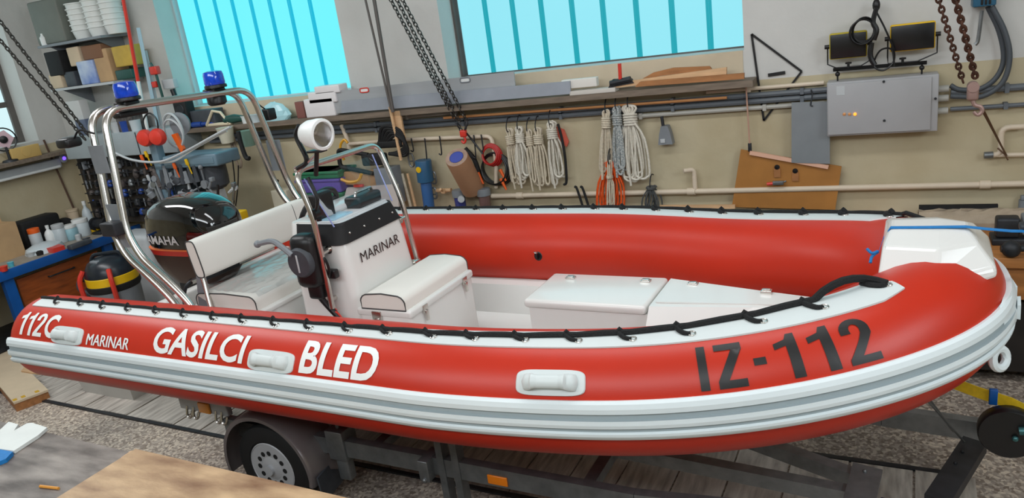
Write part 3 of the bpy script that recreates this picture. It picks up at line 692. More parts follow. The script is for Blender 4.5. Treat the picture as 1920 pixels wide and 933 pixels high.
# steering ram behind the bench
mb = MB().cyl((-3.80, -.38, 1.27), (-3.78, .30, 1.27), .014, m=1).cyl((-3.80, -.30, 1.27), (-3.79, -.02, 1.27), .026)
mb.tube(smooth_path([(-3.80, -.30, 1.28), (-3.82, -.40, 1.26), (-3.86, -.42, 1.16), (-3.9, -.38, 1.1)], 6), .012, 8)
build(mb, 'steering_ram', [DARKM, STEEL], boat)

# stainless light arch
arch = bpy.data.objects.new('light_arch', None); COL.objects.link(arch); arch.parent = boat; arch.empty_display_size = .05; ORG[arch.name] = (0, 0, 0)
def arch_path(du, skew=.05):
    L = [(-3.42, -.655, 1.0), (-3.47, -.65, 1.24), (-3.62, -.645, 1.38), (-3.83, -.635, 1.53), (-3.90, -.63, 1.68), (-3.95, -.525, 2.365)]
    Rr = [(u+skew*1.2, -v, z-.03) for u, v, z in L[::-1]]
    return [(u+du, v, z) for u, v, z in fillet(L+Rr, .12, 7)]
for du in (.0, -.13):
    build(MB().tube(arch_path(du), .0215, 14), 'arch_tube', STEEL, arch)
def plate(z0, z1, u, v, name, m):
    build(MB().prism([(u-.13, v, z0), (u, v, z0), (u, v, z1), (u-.13, v, z1)], (0, .006, 0)), name, m, arch)
plate(2.02, 2.18, -3.93, -.605, 'arch_plate', GREY); plate(1.74, 1.84, -3.90, -.625, 'arch_plate', GREY); plate(1.58, 1.66, -3.90, -.63, 'arch_plate', GREY)
plate(1.74, 1.96, -3.83, .625, 'arch_plate', GREY)
build(MB().box((-4.03, -.70, 1.665), (-3.90, -.60, 1.745), bev=.01), 'clamp_block', DARKM, arch)
def beacon(p, under):
    m = MB().lathe(p, (0, 0, 1), [(.068, 0), (.072, .006), (.070, .02), (.06, .024)], 24, 1)
    m.lathe(p, (0, 0, 1), [(.062, .022), (.066, .035), (.064, .085), (.058, .105), (.03, .112), (.001, .113)], 24, 0)
    m.box((p[0]-.08, p[1]-.05, p[2]-.03), (p[0]+.03, p[1]+.05, p[2]), 1, .008)
    if under: m.lathe((p[0]-.02, p[1], p[2]-.06), (0, 0, -1), [(.05, -.02), (.062, 0), (.062, .035), (.045, .05), (.001, .052)], 20, 1)
    return m
BLUEL = mat('blue_beacon_lens', (14, 66, 190), .12, 0, .25, 40, coat=.5)
build(beacon((-3.95, -.35, 2.392), False), 'blue_beacon', [BLUEL, BLACK], arch)
build(beacon((-3.94, .29, 2.375), True), 'blue_beacon', [BLUEL, BLACK], arch)
mb = MB().box((-4.17, -.72, 2.19), (-4.06, -.62, 2.245), bev=.018).tube(smooth_path([(-4.07, -.66, 2.24), (-4.0, -.66, 2.28), (-3.94, -.62, 2.25)], 5), .006, 6)
build(mb, 'deck_floodlight', BLACK, arch)
mb = MB().box((-3.93, .60, 2.10), (-3.85, .68, 2.18), bev=.012).tube(smooth_path([(-3.9, .64, 2.17), (-3.92, .60, 2.22), (-3.9, .57, 2.26)], 5), .005, 6)
build(mb, 'deck_floodlight', BLACK, arch)
build(MB().lathe((-3.98, -.5, 2.335), (0, 0, -1), [(.001, 0), (.02, 0)], 8).box((-4.04, -.42, 2.30), (-3.97, -.22, 2.335), bev=.012), 'beacon_bracket', BLACK, arch)

# bow step: faceted white box strapped on the bow tube
def hexr(u0, u1, um, w, wf, z, dz=0): return [(u0, -w, z), (um, -w*1.0-.02, z), (u1, -wf, z+dz), (u1, wf, z+dz), (um, w+.02, z), (u0, w, z)]
BOWZ = 1.47
mb = MB()
r0 = hexr(-.005, .39, .195, .285, .20, 1.37, .045); r1 = hexr(.0, .388, .195, .27, .19, 1.43, .02); r2 = hexr(.012, .33, .20, .19, .125, 1.525); r3 = hexr(.035, .295, .205, .06, .04, 1.558)
mb.loft([r0, r1, r2, r3], smooth=False)
o = build(mb, 'bow_step', GRP, boat)
bv = o.modifiers.new('bevel', 'BEVEL'); bv.width = .012; bv.segments = 2; bv.limit_method = 'ANGLE'; bv.angle_limit = R(12)
def band3(path, hw, m, name, parent, t=.003):               # a flat webbing strap lying across v
    rows = [[(p[0], p[1]-hw, p[2]-.0), (p[0], p[1]+hw, p[2]), (p[0], p[1]+hw, p[2]+t), (p[0], p[1]-hw, p[2]+t)] for p in path]
    return build(MB().loft(rows, smooth=False), name, m, parent)
band3([(-.008, -.06, 1.45), (.010, -.06, 1.515), (.035, -.055, 1.558), (.15, -.055, 1.560), (.292, -.05, 1.562), (.36, -.045, 1.552), (.44, -.03, 1.54), (.50, 0, 1.53)], .013, STRAPB, 'tie_strap', boat)
build(MB().tube(smooth_path([(-.008, -.06, 1.46), (-.03, -.07, 1.455), (-.05, -.06, 1.47)], 4), .006, 6).tube(smooth_path([(-.008, -.06, 1.46), (-.03, -.07, 1.44), (-.035, -.09, 1.42)], 4), .006, 6), 'strap_tail', STRAPB, boat)
build(MB().tube(smooth_path([(.50, .03, 1.54), (.54, .02, 1.545), (.60, .02, 1.53), (.62, .02, 1.47), (.58, .02, 1.42)], 6), .018, 8).box((.47, 0, 1.525), (.56, .06, 1.555), bev=.01), 'ratchet', DARKM, boat)

# ------------------------------------------------------------------ outboard
ob = thing('outboard_motor', 'glossy black outboard motor with red and orange stripe hanging on the boat stern', 'outboard', (0, YC, 0), local=True, rotz=TH)
def cowl_ring(z, u0, u1, w, n=28, e=.62):
    return [((u0+u1)/2+(u1-u0)/2*math.copysign(abs(math.cos(2*math.pi*k/n))**e, math.cos(2*math.pi*k/n)), w*math.copysign(abs(math.sin(2*math.pi*k/n))**e, math.sin(2*math.pi*k/n)), z+.10*0) for k in range(n)]
lv = [(1.40, -4.48, -3.82, .185), (1.46, -4.49, -3.80, .195), (1.54, -4.48, -3.79, .20), (1.61, -4.46, -3.80, .195), (1.665, -4.42, -3.84, .18), (1.70, -4.36, -3.90, .15), (1.725, -4.28, -3.98, .11), (1.735, -4.18, -4.08, .05)]
rings = []
for z, a, b, w in lv:
    rr = cowl_ring(z, a, b, w)
    rings.append([(x, y, zz-.06*max(0, (x+4.1)/.35)**2*((z-1.4)/.38)) for x, y, zz in rr])
GLOSS = mat('gloss_black_cowl', (9, 9, 11), .06, coat=1)
build(MB().loft(rings), 'cowl', GLOSS, ob)
mb = MB().loft([cowl_ring(1.365, -4.49, -3.80, .188), cowl_ring(1.400, -4.505, -3.79, .192)]); build(mb, 'red_stripe', mat('motor_red', (196, 34, 22), .25, coat=.5), ob)
mb = MB().loft([cowl_ring(1.400, -4.506, -3.788, .193), cowl_ring(1.408, -4.508, -3.785, .1945)]); build(mb, 'orange_stripe', mat('motor_orange', (240, 120, 60), .3), ob)
build(MB().loft([cowl_ring(1.15, -4.36, -3.92, .13), cowl_ring(1.24, -4.44, -3.84, .165), cowl_ring(1.30, -4.47, -3.82, .18), cowl_ring(1.366, -4.49, -3.80, .187)]), 'lower_cowl', mat('motor_lower', (58, 34, 26), .3), ob)
mb = MB().box((-4.36, -.075, .62), (-4.16, .075, 1.2), bev=.03).box((-4.50, -.11, .66), (-4.12, .11, .68), bev=.006)
mb.loft([[(-4.46+.34*(.5+.5*math.cos(2*math.pi*k/16)), .05*math.sin(2*math.pi*k/16)*s_, z) for k in range(16)] for z, s_ in ((.66, 1), (.54, .8), (.47, .5))])
mb.lathe((-4.53, 0, .52), (1, 0, 0), [(.001, -.06), (.03, -.03), (.05, .05), (.055, .2), (.045, .34), (.001, .42)], 18)
build(mb, 'gearcase', mat('motor_grey', (42, 44, 48), .3), ob)
mb = MB()
for k in range(3):
    a = R(120*k+20); mb.prism([(-4.57, .03*math.cos(a), .52+.03*math.sin(a)), (-4.55, .13*math.cos(a-.4), .52+.13*math.sin(a-.4)), (-4.57, .14*math.cos(a+.3), .52+.14*math.sin(a+.3)), (-4.59, .04*math.cos(a+.9), .52+.04*math.sin(a+.9))], (.006, 0, 0))
build(mb, 'propeller', DARKM, ob)
build(MB().box((-4.16, -.13, 1.0), (-4.02, -.09, 1.22), bev=.01).box((-4.16, .09, 1.0), (-4.02, .13, 1.22), bev=.01).cyl((-4.12, -.15, 1.17), (-4.12, .15, 1.17), .02), 'clamp_bracket', DARKM, ob)
v_, f_ = text2d('YAMAHA', .05, .03, maxlen=.3)
def cowl_side(u, z):                                         # v of the near cowl side at (u, z)
    zs = [q[0] for q in lv]; A = np.interp(z, zs, [q[1] for q in lv]); Bq = np.interp(z, zs, [q[2] for q in lv]); w = np.interp(z, zs, [q[3] for q in lv])
    x = min(.999, abs((u-(A+Bq)/2)/((Bq-A)/2))); c = x**(1/.62); return -w*(max(0, 1-c*c)**.5)**.62
build(MB().add([(-4.47+.40*x, cowl_side(-4.47+.40*x, 1.445+.062*y)-.003, 1.445+.062*y) for x, y, _ in v_], f_), 'maker_lettering', mat('silver_lettering', (206, 206, 206), .35), ob)

# ------------------------------------------------------------------ trailer
tr = thing('boat_trailer', 'galvanised single axle boat trailer under the red boat', 'trailer', (0, YC, 0), local=True, rotz=TH)
for sgn in (-1, 1):
    pts = [(-3.55, sgn*.58, .44), (-.95, sgn*.58, .44), (-.3, sgn*.50, .44)] if sgn < 0 else [(-3.55, .58, .44), (-.95, .58, .44), (.0, .42, .44), (.75, .36, .44)]
    mb = MB()
    for a, b in zip(pts[:-1], pts[1:]):
        a, b = np.array(a), np.array(b); t = (b-a)/np.linalg.norm(b-a); nn = np.array([-t[1], t[0], 0])*.025
        mb.loft([[p-nn+[0, 0, -.055], p+nn+[0, 0, -.055], p+nn+[0, 0, .045], p-nn+[0, 0, .045]] for p in (a, b)], smooth=False)
    build(mb, 'side_rail', GALV, tr)
for u in (-3.52, -2.45, -1.2): build(MB().box((u-.03, -.555, .39), (u+.03, .555, .445)), 'cross_member', GALV, tr)
for v0, v1, u0, u1 in ((-.16, -.24, -1.25, -.06), (.10, -.12, -.62, -.05)):
    a, b = np.array([u0, v0, .42]), np.array([u1, v1, .42]); t = (b-a)/np.linalg.norm(b-a); nn = np.array([-t[1], t[0], 0])*.03
    build(MB().loft([[p-nn+[0, 0, -.05], p+nn+[0, 0, -.05], p+nn+[0, 0, .018], p-nn+[0, 0, .018]] for p in (a, b)], smooth=False), 'drawbar', GALV, tr)
build(MB().prism([(-.10, -.06, .455), (.02, -.085, .455), (-.01, -.50, .455), (-.13, -.47, .455)], (0, 0, -.012)).ball((-.05, -.12, .457), .009, 8).ball((-.07, -.40, .457), .009, 8), 'clamp_plate', GALV, tr)
build(MB().prism([(.34, .29, .45), (.43, .25, .45), (.27, -.25, .45), (.18, -.21, .45)], (0, 0, -.05)).ball((.33, .15, .452), .008, 8).ball((.30, .05, .452), .008, 8), 'cross_plate', DARKM, tr)
build(MB().tube(smooth_path([(.03, -.32, .45), (.06, -.36, .47), (.1, -.36, .44)], 5), .025, 8).cyl((.0, -.4, .43), (.08, -.42, .43), .008, m=1), 'tie_down', [mat('navy_webbing', (24, 26, 76), .6), STEEL], tr)
def wheel(sgn):
    v0 = sgn*.68
    WU = -3.12
    t = MB().lathe((WU, v0, .27), (0, sgn, 0), [(.165, -.13), (.235, -.13), (.262, -.115), (.27, -.09), (.27, -.03), (.262, 0), (.235, .012), (.175, .012), (.165, 0)], 40)
    ty = build(t, 'tyre', RUBBER, tr)
    m = MB().lathe((WU, v0, .27), (0, sgn, 0), [(.166, .008), (.160, .012), (.150, -.004), (.135, -.01), (.12, .002), (.075, .008), (.055, .022), (.03, .024), (.03, .04), (.001, .042)], 40)
    rm = build(m, 'rim', mat('silver_rim', (188, 190, 194), .45, .3, .06), ty)
    h = MB()
    for k in range(12):
        a = 2*math.pi*k/12; c = np.array([WU+.098*math.cos(a), v0+sgn*.0055, .27+.098*math.sin(a)]); h.lathe(c, (0, sgn, 0), [(.001, .004), (.016, .004), (.016, -.006)], 12)
    build(h, 'rim_holes', BLACKM, ty)
    rows = []
    for k in range(31):
        a = R(195-205*k/30); rr = .345
        if k > 29: rr = .34
        c = lambda r, v: (WU+.01+r*math.cos(a), v, .29+r*math.sin(a)*(1.0))
        rows.append([c(rr-.03, sgn*.735), c(rr-.008, sgn*.735), c(rr, sgn*.72), c(rr+.004, sgn*.62), c(rr+.004, sgn*.48), c(rr-.03, sgn*.47)])
    fd = build(MB().grid(rows), 'mudguard', mat('silver_plastic', (132, 124, 124), .26, .45, .05), tr)
    build(MB().prism([(-2.80, sgn*.47, .30), (-2.75, sgn*.72, .30), (-2.74, sgn*.72, .14), (-2.79, sgn*.47, .14)], (.012, 0, 0)), 'mud_flap', DGREY, tr)
wheel(-1); wheel(1)
build(MB().box((-3.2, -.66, .24), (-3.14, .66, .30)), 'axle', GALV, tr)
build(MB().box((-2.72, -.62, .36), (-2.60, -.50, .54), bev=.006).box((-2.70, -.60, .22), (-2.62, -.54, .38), bev=.01).tube([(-2.86, -.60, .33), (-2.70, -.58, .42)], .012, 6).cyl((-2.66, -.57, .54), (-2.66, -.57, .60), .012), 'suspension_bracket', GALV, tr)
for u in (-1.97, -1.88): build(MB().box((u-.02, -.61, .0), (u+.02, -.55, .60)), 'support_post', GALV, tr)
build(MB().box((-2.08, -.66, .37), (-2.02, -.52, .49), bev=.005).ball((-2.05, -.66, .38), .014, 8), 'rail_joint', GALV, tr)
build(MB().box((-1.70, -.614, .40), (-1.59, -.604, .45), bev=.004), 'side_reflector', mat('amber_reflector', (240, 130, 20), .2, coat=.5), tr)
lb = build(MB().box((-3.93, -.60, .50), (-3.50, -.56, .59), bev=.008), 'light_board', LGREY, tr)
build(MB().box((-3.74, -.615, .505), (-3.64, -.60, .575), bev=.006), 'amber_lamp', mat('amber_lamp', (236, 150, 40), .25, coat=.5), lb)
for u in (-3.86, -3.80, -3.60, -3.55): build(MB().tube(smooth_path([(u, -.60, .53), (u, -.615, .47), (u+.03, -.615, .46), (u+.04, -.60, .50)], 4), .008, 6), 'hook', STEEL, lb)
# keel rollers
for u in (-3.52, -2.45, -1.2):
    build(MB().box((u-.02, -.05, .44), (u+.02, .05, .455)).cyl((u, -.07, .47), (u, .07, .47), .03, n=16), 'keel_roller', BLACK, tr)
# winch post, winch and strap
mb = MB().box((.60, -.05, .40), (.68, .03, 1.02), bev=.006).box((.59, -.06, .40), (.69, .42, .455), bev=.005)
wp = build(mb, 'winch_post', BLACKM, tr)
build(MB().lathe((.46, -.13, .76), (0, -1, 0), [(.001, 0), (.10, 0), (.105, .008), (.105, .05), (.10, .058), (.03, .062), (.001, .062)], 30).box((.46, -.12, .72), (.64, -.06, .80), bev=.005), 'winch', BLACK, tr)
build(MB().cyl((.49, -.20, .79), (.55, -.20, .80), .016).ball((.48, -.20, .755), .012, 8), 'winch_handle', mat('teal_steel', (64, 110, 112), .35, .6), tr)
build(MB().loft([[(u, v-.0, z-.025), (u, v+.004, z-.025), (u, v+.004, z+.025), (u, v, z+.025)] for u, v, z in ((.22, -.03, .90), (.36, -.08, .875), (.47, -.12, .862), (.55, -.14, .83))], smooth=False), 'winch_strap', STRAPY, tr)
build(MB().box((.395, -.105, .838), (.425, -.085, .905), bev=.004), 'strap_label', BLUE, tr)
build(MB().tube([(.04, -.05, .98), (.34, .22, .46)], .005, 6).tube([(.08, -.05, .98), (.30, .3, .46)], .005, 6), 'safety_wire', GALV, tr)
# ------------------------------------------------------------------ foreground bench
TZ = .90
tb = thing('workbench', 'large worn wooden bench top in the foreground at lower left', 'bench', B2W(-3.0, -2.4, 0), local=False)
def F(q): return B2W(*q)
TOPW = mat('worn_bench_top', (78, 68, 62), .45, 0, 0, 3.2, .08, 40, col2=(156, 146, 138), stretch=(1.2, 4, 3), detail=10)
BRB = mat('brown_fibreboard', (128, 92, 64), .42, 0, 0, 3.4, .08, 40, col2=(210, 176, 136), stretch=(1, 3, 3), detail=10)
build(MB().box((-4.6, -3.15, TZ-.05), (-1.0, -1.49, TZ), fr=F), 'bench_top', TOPW, tb)
mb = MB()
for u in (-4.45, -1.15):
    for v in (-1.62, -3.02): build(MB().box((u-.05, v-.05, 0), (u+.05, v+.05, TZ-.05), fr=F), 'leg', WOODM, tb)
solo(MB().box((-3.005, -3.1, TZ), (-1.0, -1.475, TZ+.012), fr=F), 'fibreboard_sheet', BRB, 'brown hardboard sheet lying on the right half of the foreground bench', 'board')
def slab(px, z, t, name, m, label, cat):
    return solo(MB().prism([onZ(x, y, z) for x, y in px], (0, 0, t)), name, m, label, cat)
slab([(0, 812), (18, 795), (36, 800), (28, 812), (52, 798), (62, 797), (90, 806), (74, 820), (28, 850), (0, 846)], TZ+.001, .016, 'foam_pad', mat('white_foam', (226, 230, 226), .7, 0, .03), 'torn white foam sheet lying on the left of the foreground bench', 'foam')
slab([(0, 848), (26, 853), (14, 866), (0, 872)], TZ+.001, .02, 'blue_packet', STRAPB, 'small blue packet beside the white foam sheet at the bench edge', 'packet')
a, b = onZ(75, 911, TZ+.006), onZ(110, 915, TZ+.006)
solo(MB().cyl(a, b, .0065, n=6), 'pencil_stub', mat('orange_pencil', (220, 150, 60), .5), 'orange pencil stub lying alone on the dark bench top', 'pencil')
a, b = onZ(228, 858, TZ+.003), onZ(246, 846, TZ+.003)
solo(MB().prism([a, a+np.array([.012, .004, 0]), b+np.array([.012, .004, 0]), b], (0, 0, .004)), 'wood_splinter', WOODL, 'pale wood splinter at the corner of the brown hardboard', 'splinter')

# ------------------------------------------------------------------ stern side floor items
CZ = .09
ka, kb, kd = onZ(90, 730, CZ), onZ(25, 754, CZ), onZ(0, 641, CZ)
kl = (kd-ka)/np.linalg.norm(kd-ka); kw = kb-ka; kw = kw-kl*(kw@kl)*.6
cr = thing('packing_crate', 'flat pale boarded crate with yellow tape on the floor at the left edge', 'crate', ka+kw/2+kl*.8-np.array([0, 0, CZ]))
build(MB().prism([ka, ka+kw, ka+kw+kl*1.7, ka+kl*1.7], (0, 0, -.018)), 'lid', CARDL, cr)
build(MB().prism([ka+np.array([0, 0, -.018])+kl*.01+kw*.01, ka+np.array([0, 0, -.018])+kl*.01+kw*.99, ka+np.array([0, 0, -.018])+kw*.99+kl*1.69, ka+np.array([0, 0, -.018])+kw*.01+kl*1.69], (0, 0, -CZ+.018)), 'body', WOODM, cr)
for a_, b_ in ((.03, .22), (.03, .62), (.03, .86)):
    q = ka+kl*a_+kw*b_+np.array([0, 0, .0008]); build(MB().prism([q, q+kw*.12, q+kw*.12+kl*.05, q+kl*.05], (0, 0, .0008)), 'yellow_tape', mat('yellow_tape', (206, 160, 40), .5), cr)
pt = onZ(100, 697, .262)
solo(MB().prism([onZ(40, 697, CZ+.001), onZ(46, 690, CZ+.001), onZ(76, 703, CZ+.001)], (0, 0, .012)), 'wood_offcut', WOODL, 'pale pointed wood offcut lying on the crate top', 'offcut')
bx = thing('storage_bin', 'white plastic bin on the floor below the boat stern', 'bin', B2W(-5.75, .22, 0))
build(MB().loft([[B2W(*q) for q in ((-6.1, .02, 0), (-5.45, .02, 0), (-5.45, .42, 0), (-6.1, .42, 0))], [B2W(*q) for q in ((-6.16, -.02, .36), (-5.40, -.02, .36), (-5.40, .46, .36), (-6.16, .46, .36))]], smooth=False), 'body', mat('grey_white_bin', (196, 194, 190), .5, 0, .03), bx)
build(MB().box((-5.43, .16, .24), (-5.405, .32, .28), fr=F), 'handle_slot', BLACK, bx)
# vacuum cleaner
vc = B2W(-6.75, .95, 0); vz = np.array(vc)
VMARK = len(bpy.data.objects)
va = thing('vacuum_cleaner', 'wet and dry vacuum cleaner with black lid and yellow band behind the boat stern', 'vacuum', vc)
build(MB().lathe(vc, (0, 0, 1), [(.19, .10), (.20, .14), (.215, .52)], 32), 'drum', GREY, va)
build(MB().lathe(vc, (0, 0, 1), [(.216, .50), (.228, .52), (.228, .555), (.222, .56)], 32), 'rim', BLACKM, va)
build(MB().lathe(vc, (0, 0, 1), [(.222, .56), (.222, .625), (.216, .63)], 32), 'yellow_band', YEL, va)
mb = MB().lathe(vc, (0, 0, 1), [(.218, .63), (.21, .68), (.17, .74), (.10, .775), (.001, .785)], 32)
mb.tube(fillet([vz+np.array([-.12, -.08, .73]), vz+np.array([-.10, -.06, .80]), vz+np.array([.10, .06, .80]), vz+np.array([.12, .08, .73])], .05), .016, 8)
lid = build(mb, 'lid', mat('dark_blue_grey', (30, 36, 44), .3), va)
build(MB().box(vz+np.array([-.05, -.14, .74]), vz+np.array([.05, -.06, .77]), bev=.01), 'switch_panel', GREY, lid)
for sx, sy in ((.8, -.6), (-.45, -.9)):
    d = np.array([sx, sy, 0]); d /= np.linalg.norm(d); c1 = vz+d*.232
    build(MB().tube(smooth_path([c1+np.array([0, 0, .38]), c1+d*.03+np.array([0, 0, .48]), c1+d*.03+np.array([0, 0, .62]), c1-d*.02+np.array([0, 0, .70])], 5), .022, 8), 'clamp', REDP, va)
build(MB().tube(smooth_path([vz+np.array([-.2, -.1, .45]), vz+np.array([-.30, -.14, .52]), vz+np.array([-.34, -.06, .58]), vz+np.array([-.32, .08, .42]), vz+np.array([-.34, .2, .12])], 8), .024, 10), 'hose', DGREY, va)
for k in range(4):
    a = R(45+90*k); build(MB().torus(vz+np.array([.2*math.cos(a), .2*math.sin(a), .05]), (math.sin(a), -math.cos(a), 0), .036, .014, 14, 6).box(vz+np.array([.2*math.cos(a)-.02, .2*math.sin(a)-.02, .05]), vz+np.array([.19*math.cos(a)+.02, .19*math.sin(a)+.02, .12])), 'castor', BLACK, va)
va.scale = (1.06, 1.06, 1.16)
pc = B2W(-7.0, 1.56, 0)
solo(MB().box(pc+np.array([-.3, -.16, 0]), pc+np.array([.22, .16, .95]), bev=.05), 'plastic_tank', LGREY, 'pale grey plastic tank standing behind the vacuum cleaner', 'tank')

# ------------------------------------------------------------------ left workbench
BX = -7.66
lbn = thing('steel_workbench', 'blue edged workbench with brown wooden doors along the left wall', 'bench', (BX-.4, 3.4, 0))
build(MB().box((WALL_X+.01, 1.6, .84), (BX, 5.55, .88)), 'bench_top', mat('grey_bench_top', (150, 140, 128), .6, 0, .15, 6), lbn)
build(MB().box((BX, 1.6, .79), (BX+.03, 5.55, .885), bev=.004), 'blue_edge', BLUE, lbn)
mb = MB()
for y in (2.1, 4.02, 5.12): build(MB().box((BX-.06, y-.05, 0), (BX-.005, y+.05, .79)), 'leg', BLUE, lbn)
for y0_, y1_ in ((4.12, 5.02),): 
    d = build(MB().box((BX-.09, y0_, .12), (BX-.065, y1_, .74), bev=.004), 'door', mat('varnished_brown_wood', (150, 74, 30), .4, 0, .35, 4, stretch=(6, 1, 6)), lbn)
    build(MB().tube(fillet([(BX-.065, (y0_+y1_)/2-.14, .66), (BX-.035, (y0_+y1_)/2-.14, .66), (BX-.035, (y0_+y1_)/2+.14, .66), (BX-.065, (y0_+y1_)/2+.14, .66)], .02), .008, 6), 'handle', DARKM, d)
build(MB().box((WALL_X+.02, 1.7, .10), (BX-.1, 5.5, .14)), 'bottom_shelf', DARKM, lbn)

BZ = .88
def jar(px, py, r, h, name, mats, label, cat, kind='jar', group=None, z=BZ, at=None):
    c = onZ(px, py, z) if at is None else np.array(at, float)
    m = MB()
    if kind == 'jar': m.lathe(c, (0, 0, 1), [(r*.9, 0), (r, h*.06), (r, h*.72), (r*.9, h*.78)], 18, 0); m.lathe(c, (0, 0, 1), [(r*.96, h*.78), (r*.98, h*.8), (r*.98, h*.98), (r*.9, h)], 18, 1)
    elif kind == 'bottle': m.lathe(c, (0, 0, 1), [(r*.92, 0), (r, h*.05), (r, h*.55), (r*.75, h*.68), (r*.32, h*.78), (r*.30, h*.86)], 16, 0); m.lathe(c, (0, 0, 1), [(r*.38, h*.86), (r*.38, h), (r*.001, h)], 12, 1)
    elif kind == 'tub': m.lathe(c, (0, 0, 1), [(r*.8, 0), (r*.98, h*.9), (r*1.05, h*.92), (r*1.05, h), (r*.001, h)], 20, 0)
    elif kind == 'roll': m.lathe(c+np.array([0, 0, r]), (.5, .85, 0), [(r*.5, 0), (r, 0), (r, h), (r*.5, h)], 20, 0)
    return solo(m, name, mats, label, cat, group)
def on_bench(name, m, kind, r, h, x, y, label, cat, z=BZ):
    return jar(0, 0, r, h, name, m, label, cat, kind, at=(x, y, z))
on_bench('spray_can', [LGREY, ORNG], 'jar', .06, .23, -8.12, 4.66, 'can with an orange cap on the left bench', 'can')
on_bench('bottle', [WHITE, WHITE], 'bottle', .05, .22, -8.1, 4.80, 'slim white bottle beside the orange capped can', 'bottle')
on_bench('jar', [CLEARP, LGREY], 'jar', .065, .21, -8.05, 4.88, 'clear jar left of the pale blue jar on the bench', 'jar')
on_bench('jar', [mat('pale_blue_tub', (150, 190, 200), .4), WHITE], 'jar', .075, .17, -8.03, 4.99, 'pale blue jar with wide white lid on the left bench', 'jar')
on_bench('jar', [CLEARP, WHITE], 'jar', .085, .20, -8.02, 5.12, 'largest clear jar with white lid on the left bench', 'jar')
jar(60, 480, .05, .045, 'dish', [LGREY], 'shallow grey dish near the blue bench edge', 'dish', 'tub')
on_bench('tub', [YEL], 'tub', .085, .08, -8.0, 5.25, 'yellow tub on the left bench right of the jars', 'tub')
on_bench('tape_roll', [mat('white_tape', (212, 220, 216), .5)], 'roll', .06, .08, -8.15, 5.26, 'white tape roll beyond the yellow tub', 'tape')
on_bench('bottle', [CLEARP, WHITE], 'bottle', .055, .34, -8.22, 5.36, 'tall clear bottle near the bench corner', 'bottle')
on_bench('tub', [CARDL], 'tub', .065, .26, -8.38, 5.30, 'cream tub behind the tall clear bottle', 'tub')
c = np.array([-8.34, 4.84, BZ]); solo(MB().box(c+np.array([-.12, -.22, 0]), c+np.array([.10, .22, .30]), bev=.03), 'tool_case', BLACKM, 'black tool case standing against the left wall on the bench', 'case')
c = onZ(105, 470, BZ); solo(MB().prism([c+np.array(q) for q in ((-.10, -.06, 0), (.08, -.07, 0), (.1, .04, 0), (-.06, .08, 0))], (0, 0, .05)), 'cloth', REDP, 'folded pale red cloth near the blue edge of the bench', 'cloth')
c = onZ(85, 470, BZ); solo(MB().loft([[c+np.array([.16*math.cos(t*.52)*k, .2*math.sin(t*.52)*k, h+.01*random.random()]) for t in range(12)] for k, h in ((1, 0), (.9, .05), (.5, .08), (.1, .085))]), 'plastic_bag', CLEARP, 'crumpled clear bag lying in front of the jars', 'bag')
c = onZ(58, 476, BZ); solo(MB().tube([c, c+np.array([.05, .26, .02])], .02, 8), 'brush', WHITE, 'white brush lying at the front of the left bench', 'brush')
c = onZ(152, 462, BZ); solo(MB().box(c+np.array([-.05, -.12, 0]), c+np.array([.03, .12, .05]), bev=.012), 'sanding_block', DGREY, 'dark sanding block in front of the yellow tub', 'block')
c = np.array([-7.84, 5.24, BZ]); solo(MB().box(c+np.array([-.08, -.09, 0]), c+np.array([.06, .09, .03]), bev=.01).cyl(c+np.array([-.09, 0, .10]), c+np.array([.08, 0, .10]), .055, n=16).cyl(c+np.array([-.12, 0, .10]), c+np.array([-.09, 0, .10]), .075, n=18).cyl(c+np.array([.08, 0, .10]), c+np.array([.11, 0, .10]), .075, n=18), 'bench_grinder', DARKM, 'dark machine at the far end of the left bench', 'grinder')
c = np.array([-8.36, 5.16, BZ]); solo(MB().lathe(c+np.array([0, 0, .1]), (.9, -.4, 0), [(.02, -.02), (.10, -.02), (.10, .06), (.02, .06)], 20), 'cable_reel', BLACKM, 'black reel standing behind the white tape roll', 'reel')
c = onZ(12, 484, BZ); solo(MB().loft([[c+np.array([x, y, z]) for x, y in ((-.12, -.14), (.12, -.14), (.12, .14), (-.12, .14))] for z in (0, .36)], smooth=False).prism([c+np.array(q) for q in ((-.12, -.14, .36), (-.12, .14, .36), (-.16, .14, .5), (-.16, -.14, .5))], (.006, 0, 0)), 'cardboard_box', CARD, 'open cardboard box at the left edge of the bench', 'box')
jar(8, 508, .04, .05, 'tub', [REDP], 'small red pot at the near corner of the left bench', 'pot', 'tub')
jar(22, 500, .03, .05, 'tub', [mat('turquoise', (90, 180, 196), .4)], 'small turquoise pot beside the red pot on the left bench', 'pot', 'tub')
# floor clutter at far left under the bench
c = np.array([-7.25, 4.35, 0]); 
solo(MB().cyl(c+np.array([-.3, -.4, .06]), c+np.array([.1, .7, .06]), .06, n=14).cyl(c+np.array([-.3, -.4, .06]), c+np.array([-.32, -.46, .06]), .075, n=14), 'tube_bundle', GREY, 'grey tube lying on the floor below the blue bench', 'tube')

